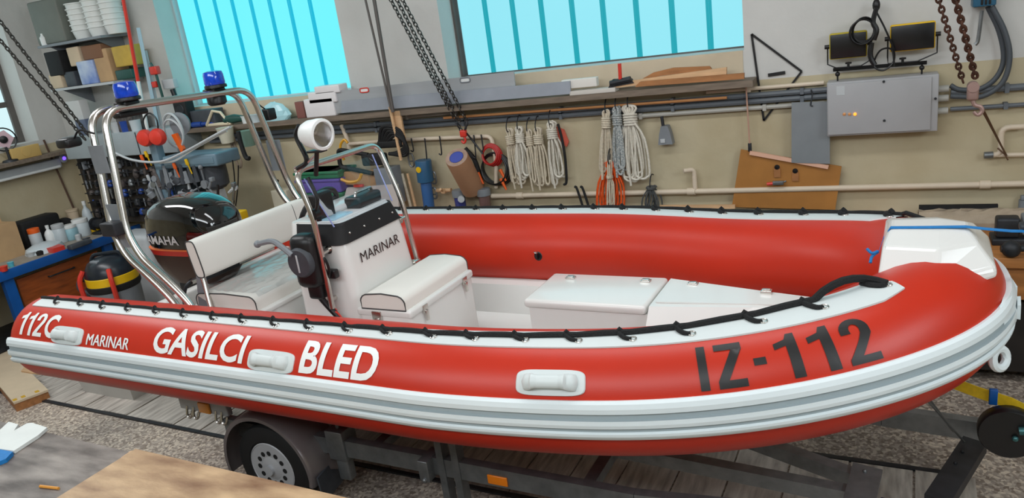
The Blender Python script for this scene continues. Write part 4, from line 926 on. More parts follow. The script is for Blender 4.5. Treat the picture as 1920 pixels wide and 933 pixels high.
# left wall: lamp batten, ledge items
lw = thing('fluorescent_batten', 'long pale lamp batten fixed on the left wall below the window ledge', 'lamp', (WALL_X+.05, 4.4, 1.6))
build(MB().box((WALL_X, 3.2, 1.62), (WALL_X+.09, 5.38, 1.73), bev=.02), 'body', LGREY, lw)
build(MB().cyl((WALL_X+.11, 3.25, 1.64), (WALL_X+.11, 5.33, 1.64), .016, n=12), 'tube', WHITE, lw)
c = onX(30, 291, WALL_X+.12); c[2] = 1.81
solo(MB().box(c+np.array([-.03, -.06, 0]), c+np.array([.03, .26, .13]), bev=.006).lathe(c+np.array([.031, .10, .07]), (1, 0, 0), [(.05, -.004), (.05, .003), (.03, .004)], 18), 'spirit_level', mat('ochre_level', (206, 172, 104), .5), 'ochre boxy level with round hole on the left window ledge', 'level')
c = onX(14, 285, WALL_X+.12); c[2] = 1.81
fn = thing('desk_fan', 'small dark fan on the left window ledge', 'fan', c)
build(MB().lathe(c, (0, 0, 1), [(.08, 0), (.07, .02), (.015, .03), (.012, .16)], 20), 'base', DARKM, fn)
build(MB().torus(c+np.array([0, 0, .24]), (1, -.4, 0), .12, .008, 24, 6).torus(c+np.array([0, 0, .24]), (1, -.4, 0), .07, .004, 24, 6).lathe(c+np.array([0, 0, .24]), (1, -.4, 0), [(.04, -.08), (.04, .02), (.001, .03)], 14), 'cage', BLACK, fn)
build(MB().lathe(c+np.array([0, 0, .24]), (1, -.4, 0), [(.1, .0), (.1, .004), (.001, .006)], 5), 'blade', mat('pale_pink_plastic', (206, 176, 184), .4), fn)
c = onX(114, 297, WALL_X+.03)
ll = thing('indicator_lamp', 'small grey wall light glowing violet above the left bench', 'lamp', c)
build(MB().lathe(c, (1, 0, 0), [(.05, -.03), (.05, .05), (.03, .06)], 16), 'housing', LGREY, ll)
build(MB().ball(c+np.array([.06, 0, 0]), .02, 10), 'led', mat('violet_led', (90, 60, 250), .3, emit=(96, 64, 255), estr=3), ll)
a, b = onX(82, 262, WALL_X+.02), onX(138, 390, WALL_X+.02)
solo(MB().tube([a, b], .012, 6), 'wooden_rod', mat('dark_rod', (92, 70, 58), .6), 'thin dark rod leaning on the left wall above the bench', 'rod')

RB = random.Random(5)
for k in range(16):
    x, y = RB.uniform(-8.1, -7.76), RB.uniform(4.15, 5.25)
    if k > 10: x, y = RB.uniform(-8.42, -8.2), RB.uniform(5.05, 5.3)
    m = MB(); r = RB.uniform(.018, .035); h = RB.uniform(.02, .07)
    if k % 3 == 0: m.lathe((x, y, BZ), (0, 0, 1), [(r*.9, 0), (r, h*.8), (r*.6, h), (.001, h)], 12)
    elif k % 3 == 1: m.box((x-r, y-r*1.6, BZ), (x+r, y+r*1.6, BZ+h*.6), bev=.006)
    else: m.tube([(x-r*.5, y-.07, BZ+.013), (x+r*.5, y+.07, BZ+.013)], [.013, .008], 7)
    solo(m, 'odd_part', RB.choice([LGREY, WHITE, DGREY, BLACKM, CLEARP, GREY, mat('teal_cap', (70, 130, 128), .4), CARDL]), 'small odd part among the clutter on the left bench', 'part', 'odd parts scattered on the left bench')
# ------------------------------------------------------------------ back wall: shelves and corner
def sc_at(P): return float((np.array(P)-CP)@FW)/F_PX         # metres per pixel at a point
def bx(cx, cy, wpx, hpx, Y, name, m, label, cat, d=.12, base=None, bev=.006, group=None, extra=None, wk=1.13):
    P = onY(cx, cy, Y); s = sc_at(P); w, h = wpx*s*wk, hpx*s*1.02
    z0 = P[2]-h/2 if base is None else base
    if base is not None: h = max(.01, P[2]+h/2-base)
    mb = MB().box((P[0]-w/2, Y, z0), (P[0]+w/2, Y+d, z0+h), bev=bev)
    if extra: extra(mb, P, w, h, z0)
    return solo(mb, name, m, label, cat, group)
SY = 5.24
S1, S2, S3 = 2.935, 2.485, 1.965
def shelf(z, x0, x1, name, label):
    t = thing(name, label, 'shelf', ((x0+x1)/2, 5.4, z-.025))
    build(MB().box((x0, SY, z-.025), (x1, WALL_Y-.005, z)), 'board', GREY if z > 2.9 else LGREY, t)
    for x in (x0+.15, x1-.15): build(MB().prism([(x, WALL_Y-.005, z-.025), (x, SY+.03, z-.025), (x, WALL_Y-.005, z-.2)], (.012, 0, 0)), 'bracket', GREY, t)
shelf(S1, -8.0, -6.98, 'wall_shelf', 'upper grey wall shelf holding stacked white tubs')
shelf(S2, -8.0, -6.98, 'wall_shelf', 'lower grey wall shelf crowded with small boxes and bags')
bx(86, 42, 74, 78, SY+.04, 'storage_bin', mat('olive_grey_bin', (112, 116, 108), .6, 0, .05), 'large grey green bin at the left end of the upper shelf', 'bin', .28, S1, .02)
for i, (x, n) in enumerate(((128, 6), (158, 6), (188, 6))):
    for k in range(n):
        P = onY(x+13, 68-i*5.5, SY+.06); c = np.array([P[0], SY+.17, S1+k*.052])
        m = MB().lathe(c, (0, 0, 1), [(.085, 0), (.105, .085), (.115, .088), (.115, .098), (.10, .095), (.001, .09)], 20)
        if k: m = MB().lathe(c, (0, 0, 1), [(.098, .036), (.105, .085), (.115, .088), (.115, .098), (.10, .095)]+([(.001, .09)] if k == n-1 else []), 20)
        solo(m, 'nested_tub', mat('translucent_tub', (224, 226, 222), .4, 0, .02), 'white tub nested in the %s stack on the upper shelf' % ('left', 'middle', 'right')[i], 'tub', 'nested tubs on the upper shelf')
jar(0, 0, .035, .11, 'bottle', [WHITE, WHITE], 'small white bottle hanging off the left end of the upper shelf', 'bottle', 'bottle', z=S1) if False else None
P = onY(58, 88, SY+.08); solo(MB().lathe((-7.93, SY+.05, S1), (0, 0, 1), [(.035, 0), (.038, .08), (.02, .1), (.018, .12), (.001, .12)], 14), 'bottle', WHITE, 'small white bottle at the left end of the upper shelf', 'bottle')
SK = 0
for a in [(100, 118, 38, 40, 'crate', BLACKM, 'black slatted crate at the left end of the lower shelf', 'crate', .25, S2+.13),
          (104, 152, 30, 24, 'box', CARDL, 'small cream box under the black crate', 'box', .25, S2),
          (131, 148, 26, 26, 'box', DGREY, 'dark grey box right of the cream box', 'box', .2, S2),
          (163, 138, 42, 46, 'plastic_bag', mat('blue_white_bag', (196, 208, 224), .4, 0, 0, 5, col2=(90, 120, 190)), 'blue and white bag in the middle of the lower shelf', 'bag', .16, S2),
          (137, 102, 30, 26, 'box', CARDL, 'pale box standing on the dark grey box', 'box', .16, S2+.2),
          (171, 96, 50, 22, 'box', mat('brown_box', (126, 88, 62), .7), 'long brown box high on the lower shelf', 'box', .2, S2+.24),
          (193, 126, 36, 64, 'cardboard_box', CARD, 'tall cardboard box right of the blue and white bag', 'box', .22, S2),
          (228, 104, 44, 34, 'bag', mat('mustard_bag', (192, 160, 66), .6, 0, .12), 'mustard yellow bag at the right end of the lower shelf', 'bag', .16, S2+.125),
          (232, 141, 40, 20, 'tool_case', DKGREEN, 'dark green case under the mustard bag', 'case', .2, S2)]:
    SK += .006
    bx(a[0], a[1], a[2], a[3], SY+.04+SK, a[4], a[5], a[6], a[7], a[8], a[9] if len(a) > 9 else None, .012)
# grey cabinet below
gc = thing('wall_cabinet', 'long low grey cabinet on the back wall left of the light arch', 'cabinet', (-7.2, 5.45, 1.74))
build(MB().box((-8.1, SY+.02, 1.72), (-6.35, WALL_Y, 1.965), bev=.006), 'body', mat('pale_blue_grey', (162, 172, 176), .5, 0, .04), gc)
for x in (-7.6, -6.9): build(MB().box((x-.004, SY+.012, 1.73), (x+.004, SY+.022, 1.955)), 'seam', DGREY, gc)
bx(142, 215, 34, 50, SY+.1, 'paper_stack', mat('grey_white_card', (206, 206, 204), .6), 'grey white card standing on the low grey cabinet', 'card', .1, 1.965)
bx(152, 236, 26, 22, SY+.06, 'box', mat('slate_blue_box', (96, 106, 130), .5), 'slate blue box in front of the grey white card', 'box', .1, 1.965)
bx(230, 218, 40, 12, SY+.06, 'parts_tray', PCB, 'dark tray of small parts on the low grey cabinet', 'tray', .2, 1.965)
for k, (x, y, m, nm) in enumerate(((215, 224, LGREY, 'grey'), (232, 222, BLUEP, 'blue'), (250, 218, CLEARP, 'clear'))):
    P = onY(x, y, SY+.08); solo(MB().lathe((P[0], SY+.08, 1.965), (0, 0, 1), [(.05, 0), (.055, .09), (.058, .11), (.001, .112)], 14), 'cup', m, f'small {nm} cup on the front edge of the low grey cabinet', 'cup')
# poles and profiles standing in the corner left of the first window
def pole(pts, r, name, m, label, cat, n=8): return solo(MB().tube(pts, r, n), name, m, label, cat)
solo(MB().tube([onY(232, 0, 5.15)+np.array([0, 0, .5]) if False else onY(226, -30, 5.15), onY(259, 152, 5.15)], .018, 8, m=0).tube([onY(259, 152, 5.15), onY(276, 242, 5.15)], .018, 8, m=1), 'measuring_pole', [REDP, WHITE], 'red and white pole standing left of the first back window', 'pole')
pole([onY(259, 52, 5.3), onY(286, 185, 5.3), onY(296, 235, 5.3)], .022, 'aluminium_profile', mat('pale_blue_profile', (176, 208, 222), .4, .2), 'pale blue profile leaning beside the red and white pole', 'profile', 4)
pole([onY(270, 95, 5.35), onY(300, 235, 5.35)], .035, 'aluminium_profile', LGREY, 'wide grey profile leaning right of the pale blue profile', 'profile', 4)
cl = onY(290, 130, 5.33)
solo(MB().tube([cl, onY(305, 182, 5.33)], .014, 6, m=1).box(cl+np.array([-.05, -.03, -.05]), cl+np.array([.05, .03, .03]), bev=.012).tube([cl, onY(282, 118, 5.33)], .012, 6, m=1).box(onY(292, 158, 5.33)-.03, onY(292, 158, 5.33)+.03, bev=.01), 'bar_clamp', [REDP, DKGREEN], 'bar clamp with red grips hanging beside the first window', 'clamp')
P = onY(318, 158, 5.4); solo(MB().box(P+np.array([-.08, -.02, -.04]), P+np.array([.08, .04, .05]), m=0, bev=.005).cyl(P+np.array([.02, 0, -.05]), P+np.array([.04, 0, -.16]), .025, m=1), 'caulking_gun', [LGREY, BLACK], 'grey and black tool hanging left of the first window', 'tool')
# tool rack filling the dark corner
rk = thing('tool_rack', 'dark wall rack hung with many small tools in the back corner', 'rack', (-7.6, 5.5, 1.0))
build(MB().box((-8.2, 5.42, .95), (-6.35, 5.5, 1.72)), 'back_board', mat('dark_board', (58, 52, 46), .7, 0, .2), rk)
for i in range(6):
    build(MB().box((-8.15, 5.36, 1.08+i*.11), (-6.40, 5.42, 1.09+i*.11)), 'rail', DARKM, rk)
cols = [DGREY, DARKM, GREY, BLACKM, DGREY, DARKM, GALV, PCB, BLACKM, DARKM, PCB, DGREY, BLUEP]
for i in range(6):
    x = -8.1
    while x < -6.45:
        w = random.uniform(.03, .09); h = random.uniform(.05, .10); z = 1.085+i*.11
        k = random.random()
        m = MB()
        if k < .4: m.lathe((x+w/2, 5.39, z-h+.03), (0, 0, 1), [(w*.3, 0), (w*.45, h*.2), (w*.4, h*.7), (w*.2, h)], 10)
        elif k < .7: m.box((x, 5.34, z-h*.6), (x+w*.8, 5.40, z+h*.4), bev=.008)
        else: m.tube([(x+w/2, 5.37, z+h*.5), (x+w/2+.01, 5.36, z-h*.7)], [w*.25, w*.14], 7)
        build(m, 'tool', random.choice(cols), rk); x += w+random.uniform(.005, .03)

# drill press
DY = 5.0
dp0 = onY(350, 330, DY); dp = thing('drill_press', 'grey blue drill press with long belt cover in the back corner behind the outboard', 'drill', (dp0[0], DY, 0))
A, B_ = onY(330, 309, DY), onY(424, 284, DY); zt = (A[2]+B_[2])/2
hx = A[0], B_[0]
BLG = mat('blue_grey_enamel', (104, 128, 142), .35, 0, .08, 6)
build(MB().box((hx[0], DY-.14, zt-.06), (hx[1], DY+.16, zt+.06), bev=.02).box((hx[0]+.03, DY-.145, zt-.03), (hx[1]-.03, DY-.138, zt+.03), bev=.003), 'belt_cover', BLG, dp)
build(MB().box((hx[0]+.02, DY-.12, zt-.42), (hx[0]+.24, DY+.12, zt-.06), bev=.03), 'head', mat('dark_blue_grey_cast', (52, 60, 66), .5, .1, .15), dp)
mc = onY(402, 308, DY+.05); build(MB().lathe((mc[0], DY+.01, zt-.29), (0, 0, 1), [(.09, 0), (.125, .03), (.13, .1), (.13, .22), (.11, .235)], 24), 'motor', DGREY, dp)
build(MB().cyl((hx[0]+.32, DY+.06, 0), (hx[0]+.32, DY+.06, zt-.06), .05), 'column', LGREY, dp)
build(MB().prism([(hx[0]+.38, DY-.02, .7), (hx[0]+.58, DY-.02, .7), (hx[0]+.52, DY-.02, zt-.30), (hx[0]+.34, DY-.02, zt-.30)], (0, .06, 0)), 'bracket_arm', LGREY, dp)
build(MB().box((hx[0]-.05, DY-.12, 0), (hx[0]+.55, DY+.2, .08), bev=.015), 'base', DGREY, dp)
build(MB().box((hx[0]-.05, DY-.15, .95), (hx[0]+.45, DY+.12, .99), bev=.01), 'table', GREY, dp)
sp = onY(385, 345, DY-.12)
for k in range(3):
    a = R(80+120*k); e_ = sp+np.array([.17*math.cos(a), -.03, .17*math.sin(a)]); build(MB().tube([sp, e_], .009, 6).ball(e_, .022, 8), 'feed_handle', GREY, dp)
build(MB().cyl(sp+np.array([0, .1, 0]), sp+np.array([0, -.02, 0]), .04), 'feed_hub', GREY, dp)
build(MB().cyl((hx[0]+.13, DY-.03, zt-.42), (hx[0]+.15, DY-.03, zt-.58), .03).cyl((hx[0]+.15, DY-.03, zt-.58), (hx[0]+.15, DY-.03, zt-.66), .022), 'chuck', STEEL, dp)
# square post with blue grey steel, tools hanging around
P0, P1 = onY(290, 232, 4.9), onY(334, 425, 4.9)
ps = thing('steel_post', 'blue grey square steel post standing left of the drill press', 'post', (P1[0], 4.9, P1[2]-.8))
build(MB().box((P1[0]-.045, 4.86, 0), (P1[0]+.045, 4.94, P0[2]-.05), bev=.004), 'post', BLG, ps)
build(MB().ball((P1[0], 4.855, P1[2]+.12), .02, 8), 'knob', YEL, ps)
c = onY(283, 258, 4.8)
em = thing('ear_defenders', 'red ear defenders hanging on the steel post', 'ear defenders', c)
for dx in (-.085, .085): build(MB().lathe(c+np.array([dx, 0, 0]), (.25, -1, 0), [(.001, -.06), (.055, -.055), (.078, -.03), (.08, .0), (.066, .03), (.03, .042), (.001, .044)], 20), 'cup', REDP, em)
build(MB().tube(smooth_path([c+np.array([-.085, .03, .05]), c+np.array([-.09, .04, .16]), c+np.array([0, .05, .22]), c+np.array([.09, .04, .16]), c+np.array([.085, .03, .05])], 6), .008, 6), 'headband', BLACK, em)
def wall_tube(px, Y, r, name, m, label, cat, n=6, k=5, closed=False): return solo(MB().tube(smooth_path([onY(x, y, Y) for x, y in px], k), r, n), name, m, label, cat)
c = onY(325, 245, 4.95)
solo(MB().torus(c, (.2, 1, 0), .16, .012, 26, 6).torus(c+np.array([.02, -.02, -.02]), (.1, 1, .1), .13, .010, 26, 6), 'hose_coil', LGREY, 'pale hose coiled on a hook above the drill press', 'hose')
c = onY(338, 232, 5.0); solo(MB().lathe(c, (.2, -1, 0), [(.03, -.02), (.10, -.02), (.11, .01), (.05, .02), (.03, .02)], 20), 'grinding_disc', GREY, 'round grey disc hanging inside the coiled pale hose', 'disc')
c = onY(332, 268, 4.92); solo(MB().prism([c+np.array(q) for q in ((-.05, 0, .08), (.01, 0, .09), (.06, 0, -.06), (.02, 0, -.1))], (0, .03, 0)), 'orange_tool', ORNG, 'orange tool handle hanging right of the ear defenders', 'tool')
wall_tube([(212, 285), (250, 300), (300, 303), (345, 285), (400, 255), (432, 238)], 4.8, .012, 'air_hose', LGREY, 'pale air hose strung across the front of the drill press', 'hose')
wall_tube([(300, 305), (330, 300), (370, 275), (425, 245)], 4.82, .010, 'cord', WHITE, 'white cord running beside the pale air hose', 'cord')
for px, py, m, nm, lb_ in ((268, 300, ORNG, 'screwdriver', 'orange handled screwdriver hanging left of the steel post'), (276, 293, YEL, 'tape_measure', 'yellow tape measure hanging by the air hose'), (329, 315, ORNG, 'pliers', 'orange gripped pliers hanging right of the steel post'), (322, 362, BLUEP, 'blue_tool', 'blue tool hanging low on the steel post'), (280, 337, LGREY, 'pliers', 'silver pliers hanging left of the steel post'), (352, 308, YEL, 'spray_nozzle', 'small yellow nozzle in front of the drill press head'), (367, 345, DGREY, 'drill_chuck', 'grey chuck lying before the drill press head')):
    c = onY(px, py, 4.84); solo(MB().tube([c+np.array([-.01, 0, .05]), c+np.array([0, 0, 0]), c+np.array([.006, 0, -.01]), c+np.array([.025, 0, -.09])], [.014, .017, .007, .006], 8), nm, m, lb_, nm.split('_')[-1])
RC = random.Random(11)
for k in range(16):                                         # loose parts and small tools heaped behind the outboard
    c = onY(RC.uniform(285, 440), RC.uniform(334, 368), RC.uniform(4.82, 4.87)); a = RC.uniform(0, 3.14); d = np.array([math.cos(a), 0, math.sin(a)]); L_ = RC.uniform(.05, .12); m = MB()
    if k % 3 == 0: m.tube([c-d*L_, c, c+d*L_], [.012, .016, .007], 6).lathe(c+d*L_, (.2, -1, .1), [(.012, -.01), (.03, -.01), (.03, .01), (.012, .01)], 12)
    elif k % 3 == 1: m.tube(smooth_path([c-d*L_, c+np.array([.02, 0, .03]), c+d*L_], 4), .012, 6).box(c+d*L_-.02, c+d*L_+.02, bev=.006)
    else: m.lathe(c, (d[0], -.4, d[2]), [(.02, -.04), (.045, -.03), (.045, .02), (.025, .03), (.025, .06), (.001, .06)], 14)
    solo(m, 'metal_part', RC.choice([GREY, GALV, PCB, DGREY, LGREY, DARKM]), 'loose metal part in the heap behind the outboard', 'part', 'loose metal parts behind the outboard')
for x in range(9):                                          # dark blades and bits standing on the drill table
    c = onY(300+x*9, 350-x*1.2, 4.86); solo(MB().tube([c, c+np.array([random.uniform(-.03, .03), 0, random.uniform(.10, .2)])], [.03, .018], 7), 'tool', random.choice([DGREY, DARKM, GREY, PCB]), 'dark hand tool among those behind the outboard', 'tool', 'dark tools behind the outboard')
P = onY(337, 206, 5.38); s_ = sc_at(P)
sk = thing('loudspeaker', 'small black loudspeaker on the ledge left of the first window', 'speaker', (P[0], 5.38, 1.96))
build(MB().box((P[0]-.085, 5.38, 1.93), (P[0]+.085, 5.5, P[2]+.1), bev=.015), 'cabinet', BLACKM, sk)
build(MB().lathe((P[0], 5.378, P[2]), (0, -1, 0), [(.06, 0), (.055, .006), (.03, -.004), (.001, .002)], 20), 'cone', DARKM, sk)

# ledge items, left to right
LZ = 1.93
def led(px, py, Y, name, m, label, cat, shape):
    P = onY(px, py, Y); mb = MB(); shape(mb, P); return solo(mb, name, m, label, cat)
led(378, 212, 5.44, 'tool_case', DGREY, 'flat dark grey case on the ledge right of the loudspeaker', 'case', lambda m, P: m.box((P[0]-.22, 5.42, LZ), (P[0]+.18, 5.56, P[2]+.03), bev=.01))
led(372, 232, 5.41, 'screwdriver', BLUEP, 'blue handled screwdriver on the left part of the ledge', 'screwdriver', lambda m, P: m.cyl((P[0]-.14, 5.42, LZ+.03), (P[0]+.04, 5.42, LZ+.03), .028).cyl((P[0]+.04, 5.42, LZ+.03), (P[0]+.2, 5.44, LZ+.03), .02))
P = onY(405, 218, 5.42)
solo(MB().tube([(P[0]-.14, 5.41, LZ+.02), (P[0]-.02, 5.41, LZ+.15), (P[0]+.08, 5.41, LZ+.13), (P[0]+.16, 5.41, LZ+.02)], .014, 6).box((P[0]-.16, 5.405, LZ), (P[0]+.18, 5.46, LZ+.03), bev=.01), 'smoothing_plane', mat('cream_handle', (222, 206, 176), .5), 'cream triangular handled float on the ledge', 'float')
led(432, 212, 5.42, 'cordless_tool', DKGREEN, 'dark green power tool lying on the ledge', 'tool', lambda m, P: m.tube([(P[0]-.10, 5.43, LZ+.05), (P[0]+.02, 5.43, LZ+.055), (P[0]+.14, 5.43, LZ+.05)], [.035, .045, .03], 10))
for px, py, w, m, lb_ in ((458, 218, .07, WHITE, 'small white cup right of the green power tool'), (475, 212, .08, CLEARP, 'small clear tray on the ledge behind the light arch')):
    led(px, py, 5.43, 'cup', m, lb_, 'cup', lambda q, P: q.lathe((P[0], 5.45, LZ), (0, 0, 1), [(w*.6, 0), (w*.75, .07), (w*.8, .075), (.001, .07)], 14))
def bag(px, py, name, m, label, rx, rz, Y=5.47):
    P = onY(px, py, Y); rings = []
    for k, h in ((.9, 0), (1.05, .25), (.9, .55), (.6, .85), (.2, 1.0)):
        rings.append([(P[0]+rx*k*math.cos(2*math.pi*t/18)*random.uniform(.86, 1.1), Y+.06*k*math.sin(2*math.pi*t/18), LZ+rz*h*random.uniform(.92, 1.05)) for t in range(18)])
    return solo(MB().loft(rings, smooth=False), name, m, label, 'bag')
bag(515, 203, 'plastic_bag', mat('pale_blue_film', (176, 222, 230), .25, 0, .05), 'crumpled pale blue plastic bag on the ledge below the first window', .17, .17)
for k, (px, py, w, h, lb_) in enumerate(((598, 200, 62, 30, 'lowest white tub of the pile at the right end of the first window'), (603, 182, 58, 20, 'middle white tub of the pile at the right end of the first window'), (612, 168, 52, 14, 'topmost white tub of the pile at the right end of the first window'))):
    bx(px, py, w, h, 5.42, 'plastic_tub', mat('pinkish_white_tub', (232, 228, 228), .4, 0, .03), lb_, 'tub', .13, [LZ, LZ+.12, LZ+.20][k], .01)
bx(560, 196, 18, 10, 5.45, 'brick_sample', mat('brownish_red', (130, 82, 74), .7), 'small brown block between the blue bag and the white tubs', 'block', .06, LZ)
solo(MB().box((-5.25, 5.40, 1.93), (-4.75, 5.5, 1.945)), 'hardboard_strip', WOODM, 'brown hardboard strip under the pile of white tubs', 'strip') if False else None
# aluminium sheets leaning on the ledge in front of the windows
def sheet(px, Y, name, m, label, cat, d=.012, holes=()):
    pts = [onY(x, y, Y) for x, y in px]; return solo(MB().prism(pts, (0, d, 0)), name, m, label, cat)
sheet([(617, 214), (617, 172), (963, 134), (966, 160), (966, 178)], 5.44, 'aluminium_sheet', ALU, 'long aluminium sheet on the ledge between the two windows', 'sheet')
sheet([(640, 212), (640, 190), (1068, 152), (1070, 176)], 5.41, 'aluminium_bar', mat('blue_grey_bar', (162, 168, 178), .42, .2, .05), 'long blue grey bar leaning in front of the aluminium sheet', 'bar', .018)
for px, py, m, lb_ in ((683, 169, REDP, 'red rimmed white slot in the left half of the aluminium sheet'), (872, 150, GREY, 'grey rimmed white slot in the right half of the aluminium sheet')):
    P = onY(px, py, 5.438); mb = MB()
    lp = [P+np.array([.045*math.copysign(abs(math.cos(2*math.pi*t/20))**.4, math.cos(2*math.pi*t/20)), 0, .018*math.copysign(abs(math.sin(2*math.pi*t/20))**.5, math.sin(2*math.pi*t/20))]) for t in range(20)]
    mb.tube(lp, .006, 6, True, 0).prism(lp, (0, .001, 0), 1); solo(mb, 'grip_slot', [m, WHITE], lb_, 'grip')
bx(1085, 155, 62, 14, 5.43, 'paper_roll', mat('paper', (226, 222, 214), .7), 'rolled white paper on the ledge below the second window', 'paper', .06, LZ+.05)
bx(1110, 172, 80, 8, 5.41, 'paper_sheet', mat('paper_grey', (206, 200, 192), .7), 'flat pale paper at the edge of the ledge', 'paper', .1, LZ, .002)
P = onY(1163, 150, 5.43)
solo(MB().tube([P+np.array([-.08, 0, -.02]), P+np.array([.08, 0, .0])], .022, 8, m=1).tube([P+np.array([0, 0, -.02]), P+np.array([.005, 0, .12])], .014, 8, m=0).prism([P+np.array(q) for q in ((-.1, 0, -.05), (.1, 0, -.03), (.08, 0, 0), (-.06, 0, .01))], (0, .04, 0), 1), 'wood_plane', [REDP, DARKM], 'dark hand plane with red knob on the ledge below the second window', 'plane')
sheet([(1200, 150), (1225, 136), (1262, 127), (1330, 124), (1335, 130), (1240, 142)], 5.47, 'wood_board', WOODM, 'curved topped brown board at the back of the timber pile on the ledge', 'board', .02)
sheet([(1150, 165), (1150, 156), (1362, 126), (1362, 140)], 5.44, 'wood_board', WOODL, 'pale wood board in the middle of the timber pile on the ledge', 'board', .03)
sheet([(1190, 163), (1200, 153), (1395, 137), (1395, 148)], 5.41, 'wood_board', WOODM, 'reddish brown board at the front of the timber pile on the ledge', 'board', .03)

# ------------------------------------------------------------------ pipes and conduits
def pipe(px, r, name, m, label, cat='pipe', off=.05, fil=.05, n=10):
    pts = [W(x, y, off) for x, y in px]; pts = fillet(pts, fil, 4) if len(pts) > 2 else pts
    return solo(MB().tube(pts, r, n), name, m, label, cat)
def level(pts, z):                                          # keep a run level on the wall
    return [np.array([p[0], p[1], z]) for p in pts]
def run(x0, x1, z, r, name, m, label, off=.04, cat='conduit', n=8):
    mb = MB().tube([(x0, WALL_Y-off, z), (x1, WALL_Y-off, z)], r, n)
    for k in range(int((x1-x0)/.9)+1):
        x = x0+.3+k*.9
        if x < x1: mb.box((x-.012, WALL_Y-off-r-.004, z-r-.006), (x+.012, WALL_Y-.0, z+r+.006))
    return solo(mb, name, m, label, cat)
run(-6.2, -.34, 1.805, .02, 'conduit', CONDUIT, 'upper dark grey conduit of the run along the back wall')
run(-6.2, -.34, 1.762, .02, 'conduit', CONDUIT, 'lower dark grey conduit of the run along the back wall')
run(-1.95, -.36, 1.715, .016, 'conduit', CONDL, 'thin pale conduit below the dark grey run left of the switch cabinet')
run(-4.95, -3.25, 1.853, .017, 'conduit', CONDL, 'pale conduit above the dark grey run behind the leaning rods')
run(-1.15, -.36, 1.853, .014, 'conduit', BEIGEP, 'short beige conduit just left of the switch cabinet')
run(.39, 1.6, 1.73, .022, 'conduit', CONDUIT, 'thick dark conduit right of the switch cabinet')
run(.39, 1.6, 1.62, .014, 'conduit', CONDUIT, 'thin grey conduit right of the switch cabinet')
a, b = W(832, 221, .075), W(1363, 183, .075)
solo(MB().tube([a, b], .011, 8), 'copper_tube', COPPER, 'long copper tube resting on the grey conduits', 'tube')
# low pipe
zl = 1.12
mb = MB().tube([(-3.02, WALL_Y-.06, zl), (1.4, WALL_Y-.06, zl)], .021, 10)
for x in (-2.75, -1.3, .6): mb.cyl((x-.03, WALL_Y-.06, zl), (x+.03, WALL_Y-.06, zl), .028, n=12)
mb.tube(fillet([(-1.27, WALL_Y-.06, zl), (-1.27, WALL_Y-.06, zl+.17), (-1.34, WALL_Y-.10, zl+.17)], .03), .018, 10)
solo(mb, 'water_pipe', BEIGEP, 'long beige water pipe low along the back wall', 'pipe')
pipe([(654, 270), (745, 262), (921, 255), (930, 300), (930, 352)], .018, 'water_pipe', BEIGEP, 'beige pipe turning down left of the white rope hanks')
pipe([(640, 234), (652, 262), (657, 292)], .02, 'pipe_stub', BEIGEP, 'short beige pipe stub hanging above the yellow hose')
pipe([(1919, 237), (1877, 239), (1877, 290), (1848, 290)], .018, 'water_pipe', BEIGEP, 'beige pipe bend at the far right end of the wall')
solo(MB().tube([W(1848, 291, .05), W(1945, 289, .05)], .014, 8, m=0).cyl(W(1845, 291, .05), W(1862, 290, .05), .022, m=1), 'tap_pipe', [BEIGEP, GALV], 'short beige pipe with a steel end below the hook wire', 'pipe')
# leaning rods
def rodthing(p0, p1, r, name, m, label): return solo(MB().tube([p0, p1], r, 7), name, m, label, 'rod')
rodthing(W(683, -10, .26), W(733, 205, .26), .010, 'steel_rod', mat('brown_grey_rod', (92, 86, 82), .5), 'left of two dark rods standing between the windows')
rodthing(W(700, -10, .25), W(737, 210, .25), .016, 'steel_rod', mat('brown_grey_rod', (92, 86, 82), .5), 'thicker right one of two dark rods between the windows')
rodthing(W(731, 200, .22), W(752, 300, .22), .014, 'wooden_rod', WOODL, 'pale wooden rod end hanging below the dark rods')
a, b = W(742, 208, .2), W(754, 272, .2)
solo(MB().prism([a+np.array([-.04, 0, 0]), a+np.array([.04, 0, 0]), b+np.array([.04, 0, 0]), b+np.array([-.04, 0, 0])], (0, .02, 0)), 'wood_strip', WOODL, 'short flat pale wood strip beside the dark rods', 'strip')

